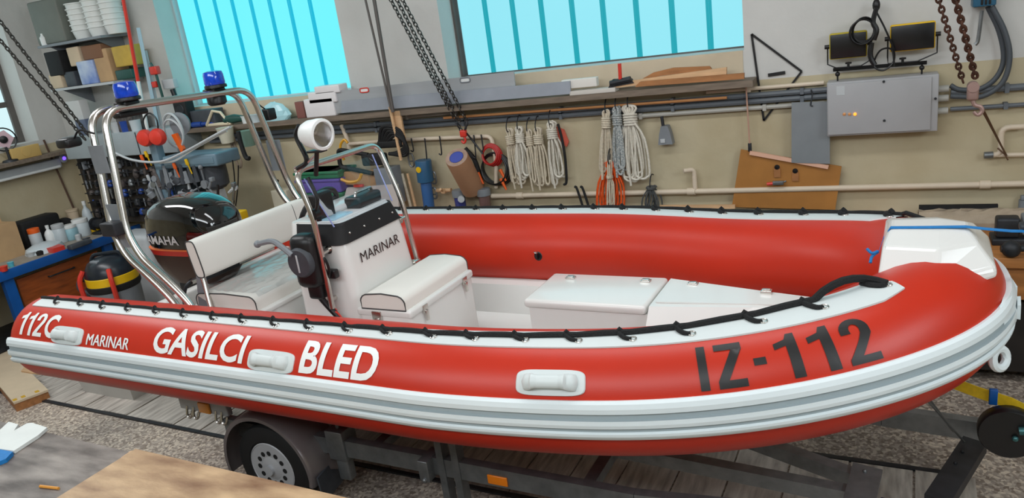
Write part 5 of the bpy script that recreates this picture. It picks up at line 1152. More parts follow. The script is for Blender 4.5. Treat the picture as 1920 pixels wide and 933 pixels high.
# ------------------------------------------------------------------ rope hanks
def hank(top, bot, wpx, n, r, m, label, group=None, wrap=(.14, .30), seed=1, fan=1.0, name='rope_hank', off=.10, tail=True):
    rnd = random.Random(seed); T_, B__ = W(*top, off), W(*bot, off); L = T_-B__; ln = np.linalg.norm(L); ax = L/ln
    e = np.cross(ax, (0, 1, 0)); e /= np.linalg.norm(e); s = sc_at(T_); wd_ = wpx*s*.5; mb = MB()
    def P(t, x, y): return T_-L*t+e*x+np.array([0, y, 0])
    for k in range(n):
        c = (k-(n-1)/2)/max(1, (n-1)/2) if n > 1 else 0; ll = 1-rnd.uniform(0, .18); o = wd_*.55*c*fan; hw = wd_*rnd.uniform(.22, .5); y = rnd.uniform(-.03, .03)
        pts = [P(0.01+.02*rnd.random(), o*.4, y), P(.06, o*.4-hw*.6, y), P(wrap[0]+.05, o*.25-.008, y), P(.45, o-hw*.7, y), P(ll-.10, o-hw, y), P(ll-.02, o-hw*.6, y), P(ll, o, y), P(ll-.02, o+hw*.6, y), P(ll-.10, o+hw, y), P(.45, o+hw*.6, y), P(wrap[0]+.05, o*.25+.008, y), P(.06, o*.4+hw*.6, y)]
        q = [np.array(a) for a in pts]; loop = []
        for i in range(len(q)):
            a, b, c_, d = q[i-1], q[i], q[(i+1) % len(q)], q[(i+2) % len(q)]
            for j in range(3):
                t = j/3; loop.append(.5*((2*b)+(c_-a)*t+(2*a-5*b+4*c_-d)*t*t+(3*b-a-3*c_+d)*t**3))
        mb.tube(loop, r, 6, True)
    nw = 5
    for k in range(nw):
        t = wrap[0]+(wrap[1]-wrap[0])*k/nw
        mb.tube([P(t+.012*math.sin(a), (wd_*.34+r)*math.cos(a), (.042)*math.sin(a)) for a in np.linspace(0, 2*math.pi, 14, endpoint=False)], r, 6, True)
    if tail: mb.tube([P(wrap[1], wd_*.2, -.05), P(.6, wd_*.35, -.05), P(1.04, wd_*.3, -.03)], r, 6)
    h = T_+np.array([0, .02, .0]); mb.tube(smooth_path([h+np.array([0, .06, .07]), h+np.array([0, .0, .08]), h+np.array([0, -.05, .03]), h+np.array([0, -.05, -.02]), h+np.array([0, -.0, -.03])], 4), .005, 6, m=1)
    return solo(mb, name, [m, DARKM], label, 'rope', group)
G = 'white rope hanks on the wall'
hank((953, 240), (972, 348), 30, 5, .0075, ROPET, 'leftmost of the five rope hanks hung together', G, seed=1)
hank((973, 236), (985, 346), 32, 5, .0085, ROPEW, 'second rope hank from the left in the group of five', G, seed=2)
hank((991, 241), (1005, 352), 26, 4, .0075, ROPET, 'middle rope hank in the group of five', G, seed=3)
hank((1007, 238), (1020, 350), 36, 6, .008, ROPET, 'fourth rope hank from the left in the group of five', G, seed=4)
hank((1032, 226), (1048, 346), 38, 6, .0085, ROPEW, 'rightmost and longest of the five white rope hanks', G, seed=5)
hank((1137, 204), (1136, 330), 28, 3, .010, ROPET, 'tan rope hank left of the mottled rope', G, seed=6, fan=.6)
hank((1156, 198), (1164, 326), 34, 6, .0085, ROPEM, 'mottled white and grey rope hank between tan and white ropes', G, seed=7)
hank((1179, 194), (1193, 340), 58, 8, .009, ROPEW, 'largest white rope hank right of the mottled rope', G, seed=8)
hank((1146, 300), (1143, 396), 56, 14, .006, ROPEO, 'bright orange rope bundle hanging below the tan rope', None, (.04, .14), 9, 1.3, 'rope_bundle', .09, False)
hank((1143, 300), (1144, 398), 18, 4, .006, ROPET, 'thin tan strands hanging in front of the orange rope', None, (.3, .34), 10, 1, 'rope_bundle', .14, False)
hank((1221, 348), (1222, 396), 36, 7, .006, ROPEG, 'dark grey rope bundle hanging on the low pipe', None, (.05, .12), 11, 1.2, 'rope_bundle', .09, False)
wall_tube([(1046, 232), (1054, 262), (1060, 300), (1062, 340), (1057, 346)], 5.50, .011, 'black_strap', BLACKM, 'black strap hanging right of the five white ropes', 'strap')
P = W(1052, 262, .04); solo(MB().prism([P+np.array(q) for q in ((-.04, 0, .11), (.03, 0, .08), (.06, 0, -.02), (.04, 0, -.06), (-.02, 0, 0))], (0, .02, 0)), 'red_tool', mat('coral_plastic', (226, 104, 84), .5), 'coral red tool hanging behind the rightmost rope', 'tool')
for px, k in ((1077, 0), (1088, 1)):
    wall_tube([(px, 350), (px+4, 352), (px+12, 375), (px+16, 388)], 5.49, .010, 'cable_loop', BLACKM, ('left' if k == 0 else 'right')+' black cable end hung over the low pipe', 'cable')
# jumper cables
c = W(918, 292, .09); c2 = W(926, 318, .08)
mb = MB()
for k in range(4): mb.torus(c+np.array([.004*k, .01*k, 0]), (.1, 1, .1*k-.2), .072+.008*k, .0085, 26, 6, 0)
for k in range(4): mb.torus(c2+np.array([.006*k, .012*k, 0]), (.1, 1, .12*k-.2), .125+.007*k, .0085, 30, 6, 1)
for x, y in ((892, 338), (901, 334), (943, 328), (944, 345)): 
    q = W(x, y, .10); mb.tube([q+np.array([-.02, 0, .05]), q+np.array([.02, 0, -.05])], [.016, .008], 6, m=2)
solo(mb, 'jumper_cables', [mat('red_cable', (176, 34, 30), .45), BLACK, ORNG], 'coiled red and black jumper cables hanging on the wall', 'cables')
# brown roll with blue core
P0, P1 = W(856, 295, .34), W(885, 350, .10); ax = P1-P0; L_ = np.linalg.norm(ax); ax = ax/L_
rl = thing('paper_roll', 'thick brown paper roll with blue core hanging on the wall', 'roll', P1)
build(MB().lathe(P0, ax*1.0, [(.060, 0), (.096, .0), (.100, .015), (.100, L_+.02), (.060, L_+.02)], 28), 'roll', mat('kraft_paper', (176, 132, 100), .6, 0, .06), rl)
build(MB().lathe(P0, ax, [(.060, -.003), (.096, -.003)], 28), 'roll_end', mat('pale_paper_edge', (216, 186, 166), .7), rl)
build(MB().lathe(P0, ax, [(.061, -.005), (.056, -.005), (.056, .05), (.001, .05)], 24), 'core', mat('blue_core', (70, 84, 168), .6), rl)
solo(MB().tube(smooth_path([W(872, 278, .05), W(890, 300, .05), (W(902, 338, .05))], 5), .02, 6), 'black_tube', BLACKM, 'black strip hanging behind the brown paper roll', 'strip')
# hooks
for x, y0_, y1_ in ((771, 262, 284), (796, 262, 300), (824, 258, 290), (888, 256, 296), (902, 255, 284)):
    wall_tube([(x, y0_-3), (x+1, y0_+3), (x+4, y1_-5), (x+3, y1_), (x-1, y1_-2)], 5.50, .006, 'wire_hook', DARKM, f'dark wire hook hanging from the beige pipe', 'hook') if False else solo(MB().tube(smooth_path([W(x, y0_-3, .08), W(x+1, y0_+3, .08), W(x+4, y1_-5, .08), W(x+3, y1_, .08), W(x-1, y1_-2, .08)], 4), .006, 6), 'wire_hook', DARKM, 'dark wire hook hanging from the beige pipe', 'hook', 'wire hooks on the beige pipe')
# blue pump cartridge and shackles
P0, P1 = W(793, 300, .12), W(806, 398, .12)
pm = thing('hand_pump', 'blue cylindrical pump with yellow round sticker hanging on the wall', 'pump', P1)
d_ = P1-P0; L_ = np.linalg.norm(d_); d_ /= L_
build(MB().lathe(P0, d_, [(.07, 0), (.073, .01), (.073, .19), (.05, .20)], 22), 'barrel', mat('petrol_blue', (44, 92, 128), .4, 0, .06), pm)
build(MB().lathe(P0, d_, [(.048, .2), (.05, .21), (.05, L_+.02)], 18), 'lower_tube', mat('blue_tube', (52, 96, 150), .4), pm)
build(MB().lathe(P0+np.array([-.012, -.073, 0])+d_*.07, (-.15, -1, 0), [(.001, .003), (.027, .003), (.027, -.006)], 18), 'sticker', YEL, pm)
for cx, cy, h, nm, lb_ in ((771, 300, .12, 'shackle', 'large steel shackle left of the blue pump'), (813, 333, .11, 'snap_hook', 'upper steel snap hook right of the blue pump'), (814, 362, .10, 'snap_hook', 'lower steel snap hook right of the blue pump')):
    c = W(cx, cy, .08); solo(MB().tube([c+np.array([.026*math.copysign(abs(math.cos(t))**.5, math.cos(t)), 0, h/2*math.sin(t)]) for t in np.linspace(0, 2*math.pi, 18, endpoint=False)], .008, 6, True).cyl(c+np.array([-.026, 0, -.01]), c+np.array([.026, 0, -.01]), .006), nm, GALV, lb_, 'shackle')
# water filters
for cx, cy, m, lb_ in ((862, 372, mat('blue_filter', (60, 66, 130), .3), 'blue water filter housing on the low pipe'), (908, 370, mat('smoke_filter', (112, 86, 82), .3), 'smoky water filter housing right of the blue one')):
    c = W(cx, cy, .10); t = thing('water_filter', lb_, 'filter', c-np.array([0, 0, .16]))
    build(MB().lathe(c+np.array([0, 0, .02]), (0, 0, 1), [(.06, 0), (.062, .04), (.058, .06), (.03, .062), (.001, .065)], 20), 'cap', GREY, t)
    build(MB().lathe(c+np.array([0, 0, .02]), (0, 0, -1), [(.05, 0), (.048, .14), (.03, .17), (.001, .175)], 20), 'bowl', m, t)
    if cx < 880: build(MB().lathe(c+np.array([.05, -.06, .01]), (.4, -1, 0), [(.03, -.02), (.03, .008), (.001, .01)], 16), 'gauge', LGREY, t)
P = W(832, 358, .08); solo(MB().cyl(W(818, 357, .07), W(846, 356, .07), .018, n=12, m=0).box(P-.02, P+.02, bev=.006, m=0).cyl(P, P+np.array([0, -.05, .03]), .012, m=0), 'stop_valve', WOODL, 'cream stop valve left of the blue water filter', 'valve')

# ------------------------------------------------------------------ work surface behind the boat: bins, saws, hose
bxz = float(onY(600, 385, 5.3)[2])
wb = thing('wall_bench', 'narrow bench against the back wall behind the console', 'bench', (-4.9, 5.3, 0))
build(MB().box((-5.55, 5.1, bxz-.30), (-3.3, 5.595, bxz-.26)), 'bench_top', WOODM, wb)
for x in (-5.5, -3.4): build(MB().box((x-.04, 5.12, 0), (x+.04, 5.2, bxz-.30)), 'leg', WOODM, wb)
z = bxz-.26
for k, (m, h, lb_) in enumerate(((ORNG, .26, 'orange storage bin at the bottom of the coloured stack'), (GREENP, .12, 'green storage bin above the orange one'), (PURP, .13, 'purple storage bin in the coloured stack'), (GREENP, .07, 'green lid box topmost in the coloured stack'))):
    P = onY(602, 350, 5.3); solo(MB().box((P[0]-.27, 5.28, z), (P[0]+.24, 5.55, z+h), bev=.015).box((P[0]-.28, 5.27, z+h-.025), (P[0]+.25, 5.56, z+h), bev=.006), 'storage_bin', m, lb_, 'bin', 'coloured storage bins'); z += h+.001
bx(524, 372, 34, 30, 5.3, 'plastic_box', mat('clear_box', (206, 198, 176), .3, 0, .08), 'small clear box on the wall bench left of the coloured bins', 'box', .15, bxz-.26, .012)
c = onY(523, 350, 5.35); solo(MB().tube([c+np.array([0, 0, -.12]), c+np.array([0, 0, .06])], .006, 6).ball(c+np.array([0, 0, .06]), .014, 8), 'glue_stick', BLACK, 'thin black stick standing in the small clear box', 'stick')
wall_tube([(645, 300), (638, 275), (645, 262), (652, 268)], 5.42, .012, 'yellow_hose', mat('amber_hose', (226, 164, 40), .4), 'yellow hose hook hanging on the beige pipe stub', 'hose')
wall_tube([(640, 336), (655, 341), (672, 338), (678, 326)], 5.25, .014, 'amber_tube', mat('amber_hose', (226, 164, 40), .4), 'curved yellow handle behind the console rail', 'handle')
c = onY(640, 305, 5.35); d2 = onY(700, 312, 5.35)
fs_ = MB().tube(fillet([onY(690, 290, 5.35), onY(634, 280, 5.35), onY(638, 312, 5.35), onY(700, 325, 5.35)], .04), .02, 6).box(onY(700, 300, 5.35)-np.array([.12, .02, .05]), onY(700, 300, 5.35)+np.array([.14, .04, .06]), bev=.02)
solo(fs_, 'bow_saw', BLACKM, 'black framed saw hanging behind the console rail', 'saw')
P = onY(735, 262, 5.4)
mb = MB()
for k in range(5): mb.tube(smooth_path([P+np.array([-.14+.02*k, 0, -.02]), P+np.array([-.06+.03*k, -.02, .12-.02*k]), P+np.array([.10+.01*k, -.01, .08-.03*k]), P+np.array([.12, 0, -.06-.02*k]), P+np.array([.02-.02*k, 0, -.12])], 5), .016, 6)
mb.box(P+np.array([-.16, -.02, -.07]), P+np.array([.10, .05, -.0]), bev=.02)
solo(mb, 'harness', BLACKM, 'tangle of black straps hanging on the beige pipe', 'straps')
P = onY(722, 372, 5.3); solo(MB().prism([onY(640, 390, 5.3), onY(650, 352, 5.3), onY(745, 345, 5.3), onY(748, 390, 5.3)], (0, .02, 0)), 'white_panel', mat('pinkish_panel', (206, 196, 190), .5), 'pale panel with dark spots standing behind the console', 'panel')
for x in (690, 698, 706, 712): c = onY(x, 372-random.random()*4, 5.297); solo(MB().lathe(c, (0, -1, 0), [(.001, .004), (.012, .004), (.012, -.002)], 10), 'screw_head', BLACK, 'dark screw head on the pale panel behind the console', 'screw', 'screw heads on the pale panel')
sheet([(640, 345), (645, 322), (700, 318), (738, 332), (742, 352)], 5.36, 'tan_board', mat('tan_board', (186, 144, 100), .6), 'tan wooden board behind the pale panel', 'board', .02)
bx(718, 328, 36, 24, 5.33, 'machine_vice', GREY, 'grey machine body behind the windscreen', 'machine', .15, bxz-.02)
P = onY(672, 348, 5.28); solo(MB().box(P-np.array([.05, .01, .012]), P+np.array([.05, .02, .012]), bev=.004), 'red_clip', REDP, 'small red clip on top of the pale panel', 'clip')
for x, y0_, y1_, k in ((758, 325, 395, 0), (768, 325, 400, 1)):
    rodthing(W(x-4, y0_, .12), W(x+14, y1_, .12), .013, 'wooden_rod', WOODL if k else ROPET, ('right' if k else 'left')+' of two pale sticks hanging left of the blue pump')
# yellow box and grey machine behind the backrest, black hanging cables
P = onY(436, 408, 4.66); yb = thing('battery_box', 'small yellow box with a black lead beside the outboard', 'box', P-np.array([0, 0, .06]))
build(MB().box(P-np.array([.13, .07, .06]), P+np.array([.13, .07, .06]), bev=.015), 'case', YEL, yb)
build(MB().tube(smooth_path([P+np.array([-.08, 0, .06]), P+np.array([-.12, 0, .14]), P+np.array([-.10, .02, .3])], 5), .012, 6), 'lead', BLACK, yb)
solo(MB().box(P-np.array([.4, .14, P[2]]), P+np.array([.25, .15, -.06]), bev=.02), 'grey_cabinet', DGREY, 'dark grey cabinet under the yellow box behind the outboard', 'cabinet')
for k, px in enumerate(([(436, 300), (440, 340), (438, 395)], [(447, 310), (446, 350), (441, 392)])):
    wall_tube(px, 5.0, .006, 'black_cable', BLACK, ('left' if k == 0 else 'right')+' thin black cable hanging beside the drill press motor', 'cable')
c = onY(440, 282, 5.37); mb = MB().tube([(c[0], 5.37, c[2]+.15), (c[0], 5.39, 1.89)], .006, 6)
for k, (dx, dz) in enumerate(((0, .10), (.0, 0), (.02, -.10))): mb.tube([c+np.array([dx+.03*math.cos(t), 0, dz+.07*math.sin(t)]) for t in np.linspace(0, 2*math.pi, 16, endpoint=False)], .012, 6, True)
solo(mb, 'big_chain', mat('tan_chain', (176, 158, 140), .6), 'three large pale chain links hanging beside the drill press', 'chain')
for px, py, m, lb_ in ((424, 252, mat('cream_pot', (214, 206, 184), .5), 'cream plastic pot hanging under the ledge'), (463, 258, mat('sage_pot', (120, 150, 134), .5), 'sage green pot hanging under the ledge')):
    c = onY(px, py, 5.3); solo(MB().lathe(c+np.array([0, 0, -.08]), (0, 0, 1), [(.06, 0), (.08, .14), (.085, .15), (.07, .15), (.001, .14)], 18), 'pot', m, lb_, 'pot')
c = onY(452, 270, 5.15); solo(MB().tube(smooth_path([c+np.array([0, 0, .12]), c, c+np.array([.02, 0, -.12]), c+np.array([.06, 0, -.14])], 5), .022, 6), 'iron_hook', BLACKM, 'black iron hook hanging right of the pale chain links', 'hook')

# ------------------------------------------------------------------ switch cabinet and right side
A, B_ = W(1556, 150, .0), W(1775, 238, .0)
x0, x1, z0, z1 = -.335, .315, 1.505, 1.865
CABM = mat('cabinet_grey', (168, 168, 170), .45, 0, .02)
cb = thing('switch_cabinet', 'flat grey electrical cabinet with three small lamps on the back wall', 'cabinet', ((x0+x1)/2, 5.5, z0))
build(MB().box((x0, 5.44, z0), (x1, WALL_Y, z1), bev=.006), 'body', CABM, cb)
build(MB().box((x0+.005, 5.425, z0+.012), (x1-.04, 5.44, z1-.012), bev=.004), 'door', CABM, cb)
for k, m in enumerate((COPPER, COPPER, mat('lit_orange', (250, 150, 60), .3, emit=(255, 140, 40), estr=2))):
    P = onY(1583+k*10, 214, 5.42); build(MB().lathe((P[0], 5.425, P[2]), (0, -1, 0), [(.010, 0), (.010, .006), (.001, .008)], 12), 'pilot_lamp', m, cb)
for x, y in ((1657, 153), (1754, 185), (1658, 226)): 
    P = onY(x, y, 5.42); build(MB().cyl((P[0], 5.427, P[2]), (P[0], 5.418, P[2]), .008, n=10), 'lock', DARKM, cb)
P = onY(1576, 170, 5.42); build(MB().box((P[0]-.025, 5.4235, P[2]-.03), (P[0]+.025, 5.4255, P[2]+.03)), 'label_plate', LGREY, cb)
for z in (1.62, 1.70, 1.76): build(MB().cyl((x1, 5.52, z), (x1+.06, 5.52, z), .022, n=12), 'cable_gland', CONDL, cb)
# floodlight bar on the cabinet
fb = thing('floodlight_bar', 'black bar with two yellow rimmed floodlights standing on the switch cabinet', 'floodlight', (0, 5.5, z1))
a, b = onY(1562, 131, 5.50), onY(1738, 117, 5.50)
build(MB().tube([a, b], .012, 4), 'bar', BLACK, fb)
for t in (.05, .95):
    q = a+(b-a)*t; build(MB().ball(q+np.array([0, 0, -.03]), .016, 10).cyl(q, (q[0], q[1], z1), .006, n=6), 'foot', BLACK, fb)
for cx, cy, w, h, lb_ in ((1590, 85, 60, 48, 0), (1711, 69, 70, 50, 1)):
    P = onY(cx, cy, 5.46); s = sc_at(P); w, h = w*s*1.08, h*s; t = R(5 if lb_ == 0 else 6)
    def Ft(q, P=P, t=t): return np.array([P[0]+q[0], P[1]+q[1]*math.cos(.35)-q[2]*math.sin(.35)*.0, P[2]+q[2]])
    h_ = build(MB().box((-w/2, 0, -h/2), (w/2, .06, h/2), bev=.012, fr=Ft), 'housing', YEL if lb_ else mat('olive_yellow', (190, 170, 40), .5), fb)
    build(MB().box((-w/2+.006, -.006, -h/2+.006), (w/2-.006, .001, h/2-.008), bev=.004, fr=Ft), 'front_glass', mat('dark_lamp_front', (24, 24, 26), .25, 0, .3, 20), h_)
    q = a+(b-a)*(.17 if lb_ == 0 else .75)
    mb = MB().tube([P+np.array([-w/2-.012, .03, 0]), P+np.array([-w/2-.012, .03, -h/2-.03]), q+np.array([-w*.33, 0, .012]), q+np.array([w*.33, 0, .012]), P+np.array([w/2+.012, .03, -h/2-.03]), P+np.array([w/2+.012, .03, 0])], .005, 6)
    mb.cyl(P+np.array([-w/2-.03, .03, 0]), P+np.array([-w/2, .03, 0]), .014, n=10).cyl(P+np.array([w/2, .03, 0]), P+np.array([w/2+.03, .03, 0]), .014, n=10)
    mb.lathe(q, (0, 0, 1), [(.008, 0), (.008, .03), (.02, .032), (.02, .042), (.001, .045)], 12)
    build(mb, 'yoke', BLACK, fb)
mb = MB(); c = onY(1632, 62, 5.43)
hk = onY(1643, 22, 5.5)
c = onY(1619, 58, 5.43)
for k in range(6):
    rx, rz = .066+.005*(k % 3)-.006*(k//3), .072+.004*((k*2) % 3); c_ = c+np.array([.006*math.sin(k*2.1), -.012*k+.02, .006*math.cos(k*1.7)]); mb.tube([c_+np.array([rx*math.cos(t), .004*math.sin(2*t), rz*math.sin(t)]) for t in np.linspace(0, 2*math.pi, 26, endpoint=False)], .0055, 6, True)
mb.tube(smooth_path([hk+np.array([0, -.03, .02]), c+np.array([.055, -.02, .05]), c+np.array([.075, -.03, 0]), c+np.array([.06, -.03, -.06])], 5), .016, 8)
mb.tube(smooth_path([hk, onY(1660, 55, 5.43), onY(1676, 95, 5.43), onY(1674, 118, 5.43), onY(1655, 132, 5.42), onY(1638, 122, 5.42), onY(1650, 95, 5.42), onY(1672, 93, 5.42), onY(1677, 125, 5.42)], 6), .006, 6)
mb.tube(smooth_path([onY(1634, 80, 5.42), onY(1632, 105, 5.42), onY(1640, 122, 5.42)], 5), .016, 8).ball(hk+np.array([0, 0, .04]), .03, 10, sc=(.8, .8, 1.3)).tube([hk+np.array([0, 0, .03]), (hk[0], WALL_Y, hk[2]+.03)], .006, 6)
solo(mb, 'cable_coil', BLACK, 'coiled black cable hanging between the two floodlights', 'cable')
# grey sheet, template board, triangle, small box
gs = thing('hanging_sheet', 'blue grey metal sheet hung on a wire left of the switch cabinet', 'sheet', W(1525, 308, .08))
pts = [onY(x, y, 5.505) for x, y in ((1484, 192), (1556, 190), (1556, 307), (1484, 305))]
build(MB().prism(pts, (0, .006, 0)), 'sheet', mat('blue_grey_sheet', (136, 142, 146), .45, .2, .05), gs)
build(MB().tube(smooth_path([W(1521, 168, .06), W(1523, 180, .09), W(1520, 196, .1), W(1524, 199, .1)], 4), .005, 6), 'wire', DARKM, gs)
tbd = thing('template_board', 'brown hardboard template with pale batten and toggle clamp hung on the wall', 'board', W(1470, 390, .06))
pts = [onY(x, y, 5.535) for x, y in ((1389, 280), (1578, 312), (1566, 393), (1372, 388))]
build(MB().prism(pts, (0, .012, 0)), 'board', PLY, tbd)
pts = [onY(x, y, 5.51) for x, y in ((1406, 283), (1554, 310), (1552, 317), (1405, 290))]
build(MB().prism(pts, (0, .022, 0)), 'batten', mat('pinkish_batten', (226, 178, 152), .6), tbd)
a, b = onY(1438, 345, 5.50), onY(1466, 342, 5.50)
build(MB().tube([a, (a+b)/2], .012, 8, m=0).box((a+b)/2-.012, b+.012, m=1, bev=.004).cyl(b, b+np.array([.03, 0, .01]), .006, m=1), 'toggle_clamp', [REDP, GALV], tbd)
for x, y in ((1457, 313), (1491, 320)): c = onY(x, y, 5.53); build(MB().lathe(c, (0, -1, 0), [(.018, 0), (.018, .006), (.001, .008)], 12, 0).box(c+np.array([-.022, -.004, -.075]), c+np.array([.022, .006, -.01]), m=1), 'hinge_plate', [BLACK, WOODM], tbd)
a, b = onY(1398, 148, 5.52), onY(1406, 276, 5.53)
solo(MB().tube([a, b], .006, 6, m=0).box(b-np.array([.012, .01, .03]), b+np.array([.012, .01, .03]), m=1, bev=.003), 'hanging_strap', [mat('pinkish_cord', (190, 150, 130), .7), DARKM], 'pinkish cord holding the hardboard template from the ledge', 'cord')
def framepoly(px, r, Y, name, m, label, cat):
    return solo(MB().tube([onY(x, y, Y) for x, y in px], r, 4, True), name, m, label, cat)
tri = MB()
def bar(a, b, w):
    a, b = W(*a, .012), W(*b, .012); t = (b-a)/np.linalg.norm(b-a); n_ = np.cross(t, (0, 1, 0))*w/2; tri.prism([a-n_, b-n_, b+n_, a+n_], (0, .008, 0))
bar((1409, 64), (1432, 226), .014); bar((1409, 64), (1503, 134), .014); bar((1503, 134), (1432, 226), .014); bar((1440, 141), (1472, 136), .022)
solo(tri, 'set_square', mat('black_square', (14, 14, 14), .6), 'large thin black triangular set square hung between window and cabinet', 'set square')
bxp = thing('junction_box', 'small grey pull switch box below the pale conduit', 'box', W(1248, 268, .05))
c = W(1248, 250, .06)
build(MB().loft([[c+np.array([x*k, y, z]) for x, y in ((-.05, -.03), (.05, -.03), (.05, .04), (-.05, .04))] for z, k in ((-.08, 1.1), (.0, .85), (.06, .5))], smooth=False), 'body', GREY, bxp)
build(MB().box(c+np.array([-.035, -.036, -.065]), c+np.array([0, -.03, -.035]), bev=.002), 'window', LGREY, bxp)
build(MB().cyl(c+np.array([-.015, 0, .06]), c+np.array([-.02, 0, .13]), .012, n=10), 'gland', DARKM, bxp)
sheet([(1235, 392), (1235, 385), (1378, 384), (1378, 391)], 5.50, 'wood_batten', WOODL, 'pale batten low on the wall under the water pipe', 'batten', .02)
# breaker box, thick cables, hook
P0 = onY(1845, 5, 5.5); bb = thing('breaker_box', 'blue breaker box with thick grey cables at the upper right', 'breaker', (P0[0], 5.5, P0[2]-.03))
build(MB().box((P0[0]-.06, 5.46, P0[2]-.02), (P0[0]+.06, WALL_Y, P0[2]+.2), bev=.008), 'case', mat('petrol_box', (40, 92, 120), .4), bb)
for k in range(3): build(MB().box((P0[0]-.02+.02*k, 5.455, P0[2]-.01), (P0[0]-.008+.02*k, 5.462, P0[2]+.05), bev=.002), 'switch', BLACK, bb)
for k, px in enumerate(([(1852, 12), (1874, 60), (1882, 110), (1868, 145), (1838, 166), (1800, 168), (1782, 160)], [(1860, 12), (1884, 60), (1893, 108), (1880, 154), (1843, 180), (1800, 181), (1782, 180)])):
    wall_tube(px, 5.50 if k else 5.54, .016, 'power_cable', mat('slate_cable', (72, 78, 84), .5), ('inner' if k == 0 else 'outer')+' thick grey cable curving down from the breaker box', 'cable', 10, 6)
wall_tube([(1841, 20), (1836, 60), (1833, 78), (1828, 84)], 5.53, .012, 'iron_hook', GALV, 'bent grey hook beside the thick cables', 'hook')

# ------------------------------------------------------------------ chains
def chain_thing(p0, p1, link, r, m, label, name='hoist_chain', sag=0): return solo(chain_mesh(p0, p1, link, r, sag=sag), name, m, label, 'chain')
HK = onY(1824, 172, 5.05)
chain_thing(onY(1753, -25, 4.75), HK+np.array([-.05, 0, .06]), .044, .0062, RUST, 'left strand of the rusty hoist chain at right')
chain_thing(onY(1786, -25, 4.75), HK+np.array([.01, 0, .08]), .044, .0085, RUST, 'right thicker strand of the rusty hoist chain')
hb = thing('hoist_hook', 'rusty hoist hook block hanging at the end of the rusty chain', 'hook', HK-np.array([0, 0, .2]))
build(MB().box(HK+np.array([-.03, -.022, -.05]), HK+np.array([.03, .022, .05]), bev=.016).lathe(HK+np.array([0, -.03, .03]), (0, 1, 0), [(.03, 0), (.03, .06)], 14), 'block', mat('pinkish_steel', (168, 138, 130), .5, .4, .1), hb)
build(MB().tube(smooth_path([HK+np.array([0, 0, -.04]), HK+np.array([.012, 0, -.075]), HK+np.array([.042, 0, -.09]), HK+np.array([.05, 0, -.115]), HK+np.array([.03, 0, -.135]), HK+np.array([.008, 0, -.115])], 6), [.012]*24+[.010]*6+[.007], 8), 'hook', mat('pinkish_steel', (168, 138, 130), .5, .4, .1), hb)
wa, wb_ = onY(1838, 200, 5.06), W(1887, 291, .07)
solo(MB().tube([wa, wb_], .006, 6).tube([wa+np.array([.01, 0, 0]), wb_], .004, 6).tube([wb_+np.array([-.05, 0, .05]), wb_+np.array([-.01, -.01, .01]), wb_+np.array([.01, 0, -.03])], .005, 6), 'tie_wire', mat('brown_wire', (110, 84, 64), .6, .4), 'thin wire tying the hoist hook down to the pipe', 'wire')
RH = W(869, 250, .14)
for k, (px, e) in enumerate(((722, (-.06, 0, .12)), (734, (-.02, 0, .10)), (744, (.05, 0, .10)))):
    chain_thing(onY(px, -20, 4.9), RH+np.array(e), .046, .005, CHAIN, ('left', 'middle', 'right')[k]+' strand of the three grey chains between the windows')
for k, (a, b) in enumerate((((-.06, 0, .12), (-.01, 0, .01)), ((.05, 0, .10), (.02, 0, .02)))): chain_thing(RH+np.array(a), RH+np.array(b), .046, .0055, DARKM, ('left', 'right')[k]+' short dark chain end at the red hook')
rh = thing('chain_hook', 'small red hook where the grey chains end on the wall', 'hook', RH-np.array([0, 0, .07]))
build(MB().box(RH+np.array([-.03, -.02, -.03]), RH+np.array([.03, .02, .03]), bev=.012).tube(smooth_path([RH+np.array([0, 0, -.02]), RH+np.array([.01, 0, -.06]), RH+np.array([-.01, 0, -.08]), RH+np.array([-.03, 0, -.06])], 4), .010, 6), 'hook', REDP, rh)
solo(MB().tube(smooth_path([RH+np.array([.03, 0, 0]), W(885, 262, .1), W(905, 288, .1)], 5), .008, 6), 'hook_cord', DARKM, 'dark cord running from the red hook to the jumper cables', 'cord')
for k, (p, q) in enumerate((((-6, 32), (168, 256)), ((-6, 68), (160, 262)))):
    chain_thing(onY(*p, 4.6), onY(*q, 4.6) if False else onY(*q, 5.0), .05, .007, mat('dark_chain', (74, 70, 66), .6, .5), ('upper', 'lower')[k]+' dark chain slanting across the left wall corner')

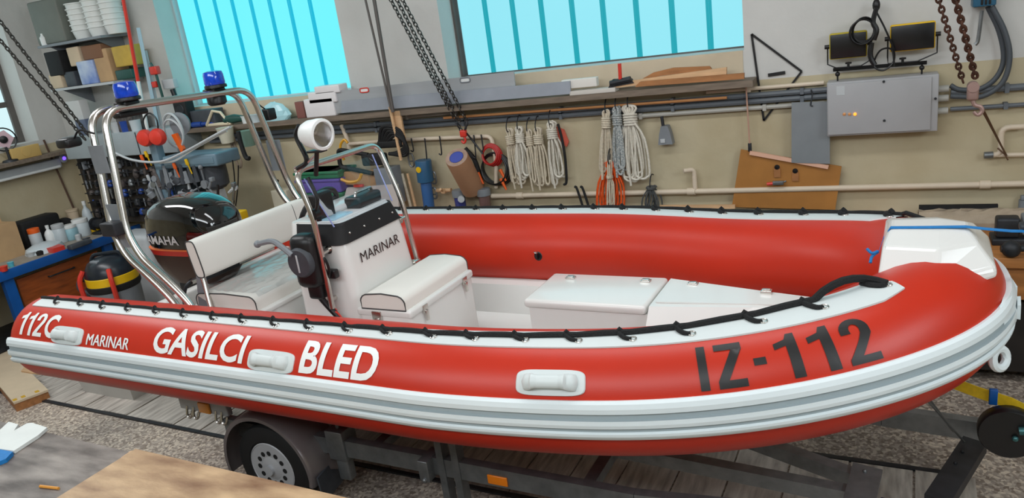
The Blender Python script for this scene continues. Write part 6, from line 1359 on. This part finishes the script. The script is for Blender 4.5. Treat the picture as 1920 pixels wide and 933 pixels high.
# ------------------------------------------------------------------ right workbench
rw = thing('wooden_workbench', 'wooden workbench against the back wall beyond the boat bow', 'bench', (1.2, 5.2, 0))
build(MB().box((-.2, 4.75, .83), (3.0, 5.58, .89), bev=.004), 'bench_top', mat('orange_wood', (176, 116, 62), .5, 0, .25, 3, stretch=(1.5, 10, 8)), rw)
build(MB().box((-.15, 4.80, .62), (2.95, 4.83, .83), bev=.004), 'apron', mat('orange_wood', (176, 116, 62), .5, 0, .25, 3, stretch=(1.5, 10, 8)), rw)
for x in (-.1, 1.4, 2.9): build(MB().box((x-.05, 4.84, 0), (x+.05, 4.94, .83)), 'leg', WOODM, rw)
build(MB().box((-.1, 4.95, .08), (2.9, 5.5, .55), bev=.01), 'lower_cabinet', mat('dark_cabinet', (40, 36, 34), .6, 0, .2), rw)
rows = [[(.22+1.2*i/30, 5.28+.25*j/8, .93+.05*math.sin(math.pi*j/8)*(1+.3*random.random())+.006*random.random()) for j in range(9)] for i in range(31)]
solo(MB().grid(rows, smooth=False).box((.22, 5.28, .891), (1.42, 5.53, .935)), 'wrapped_parcel', mat('shiny_film', (176, 160, 140), .2, 0, .15, 10), 'long parcel in shiny clear film on the wooden workbench', 'parcel')
A, B_ = onY(1723, 389, 5.45), onY(1871, 389, 5.45)
solo(MB().box((A[0], 5.44, A[2]-.015), (B_[0], 5.47, A[2]+.015)).box((A[0]+.05, 5.46, .95), (A[0]+.07, 5.47, A[2])).box((B_[0]-.07, 5.46, .95), (B_[0]-.05, 5.47, A[2])), 'black_bar', BLACKM, 'straight black bar lying above the wrapped parcel', 'bar')
c = onZ(1902, 455, .89)
vs = thing('bench_vice', 'dark steel bench vice on the wooden workbench behind the bow', 'vice', (c[0], c[1], .89))
build(MB().box(c+np.array([-.12, -.06, 0]), c+np.array([.12, .10, .04]), bev=.008).box(c+np.array([-.10, -.04, .04]), c+np.array([.02, .06, .16]), bev=.015), 'body', DARKM, vs)
build(MB().box(c+np.array([.03, -.05, .06]), c+np.array([.10, .07, .17]), bev=.012).cyl(c+np.array([.10, 0, .09]), c+np.array([.20, 0, .09]), .018), 'jaw', GREY, vs)
build(MB().tube([c+np.array([.19, -.08, .09]), c+np.array([.19, .08, .09])], .007, 6), 'handle', STEEL, vs)
c = onZ(1895, 482, .89)
solo(MB().ball(c+np.array([0, 0, .05]), .05, 12).cyl(c+np.array([-.05, 0, .05]), c+np.array([.12, .02, .05]), .02), 'steel_fitting', DARKM, 'dark steel fitting in front of the bench vice', 'fitting')
c = onZ(1918, 408, .89); solo(MB().cyl(c+np.array([0, 0, 0]), c+np.array([0, 0, .12]), .03).box(c+np.array([-.02, -.02, .12]), c+np.array([.08, .02, .15]), bev=.006), 'hand_tool', GREY, 'pale grey tool at the right edge of the wooden workbench', 'tool')
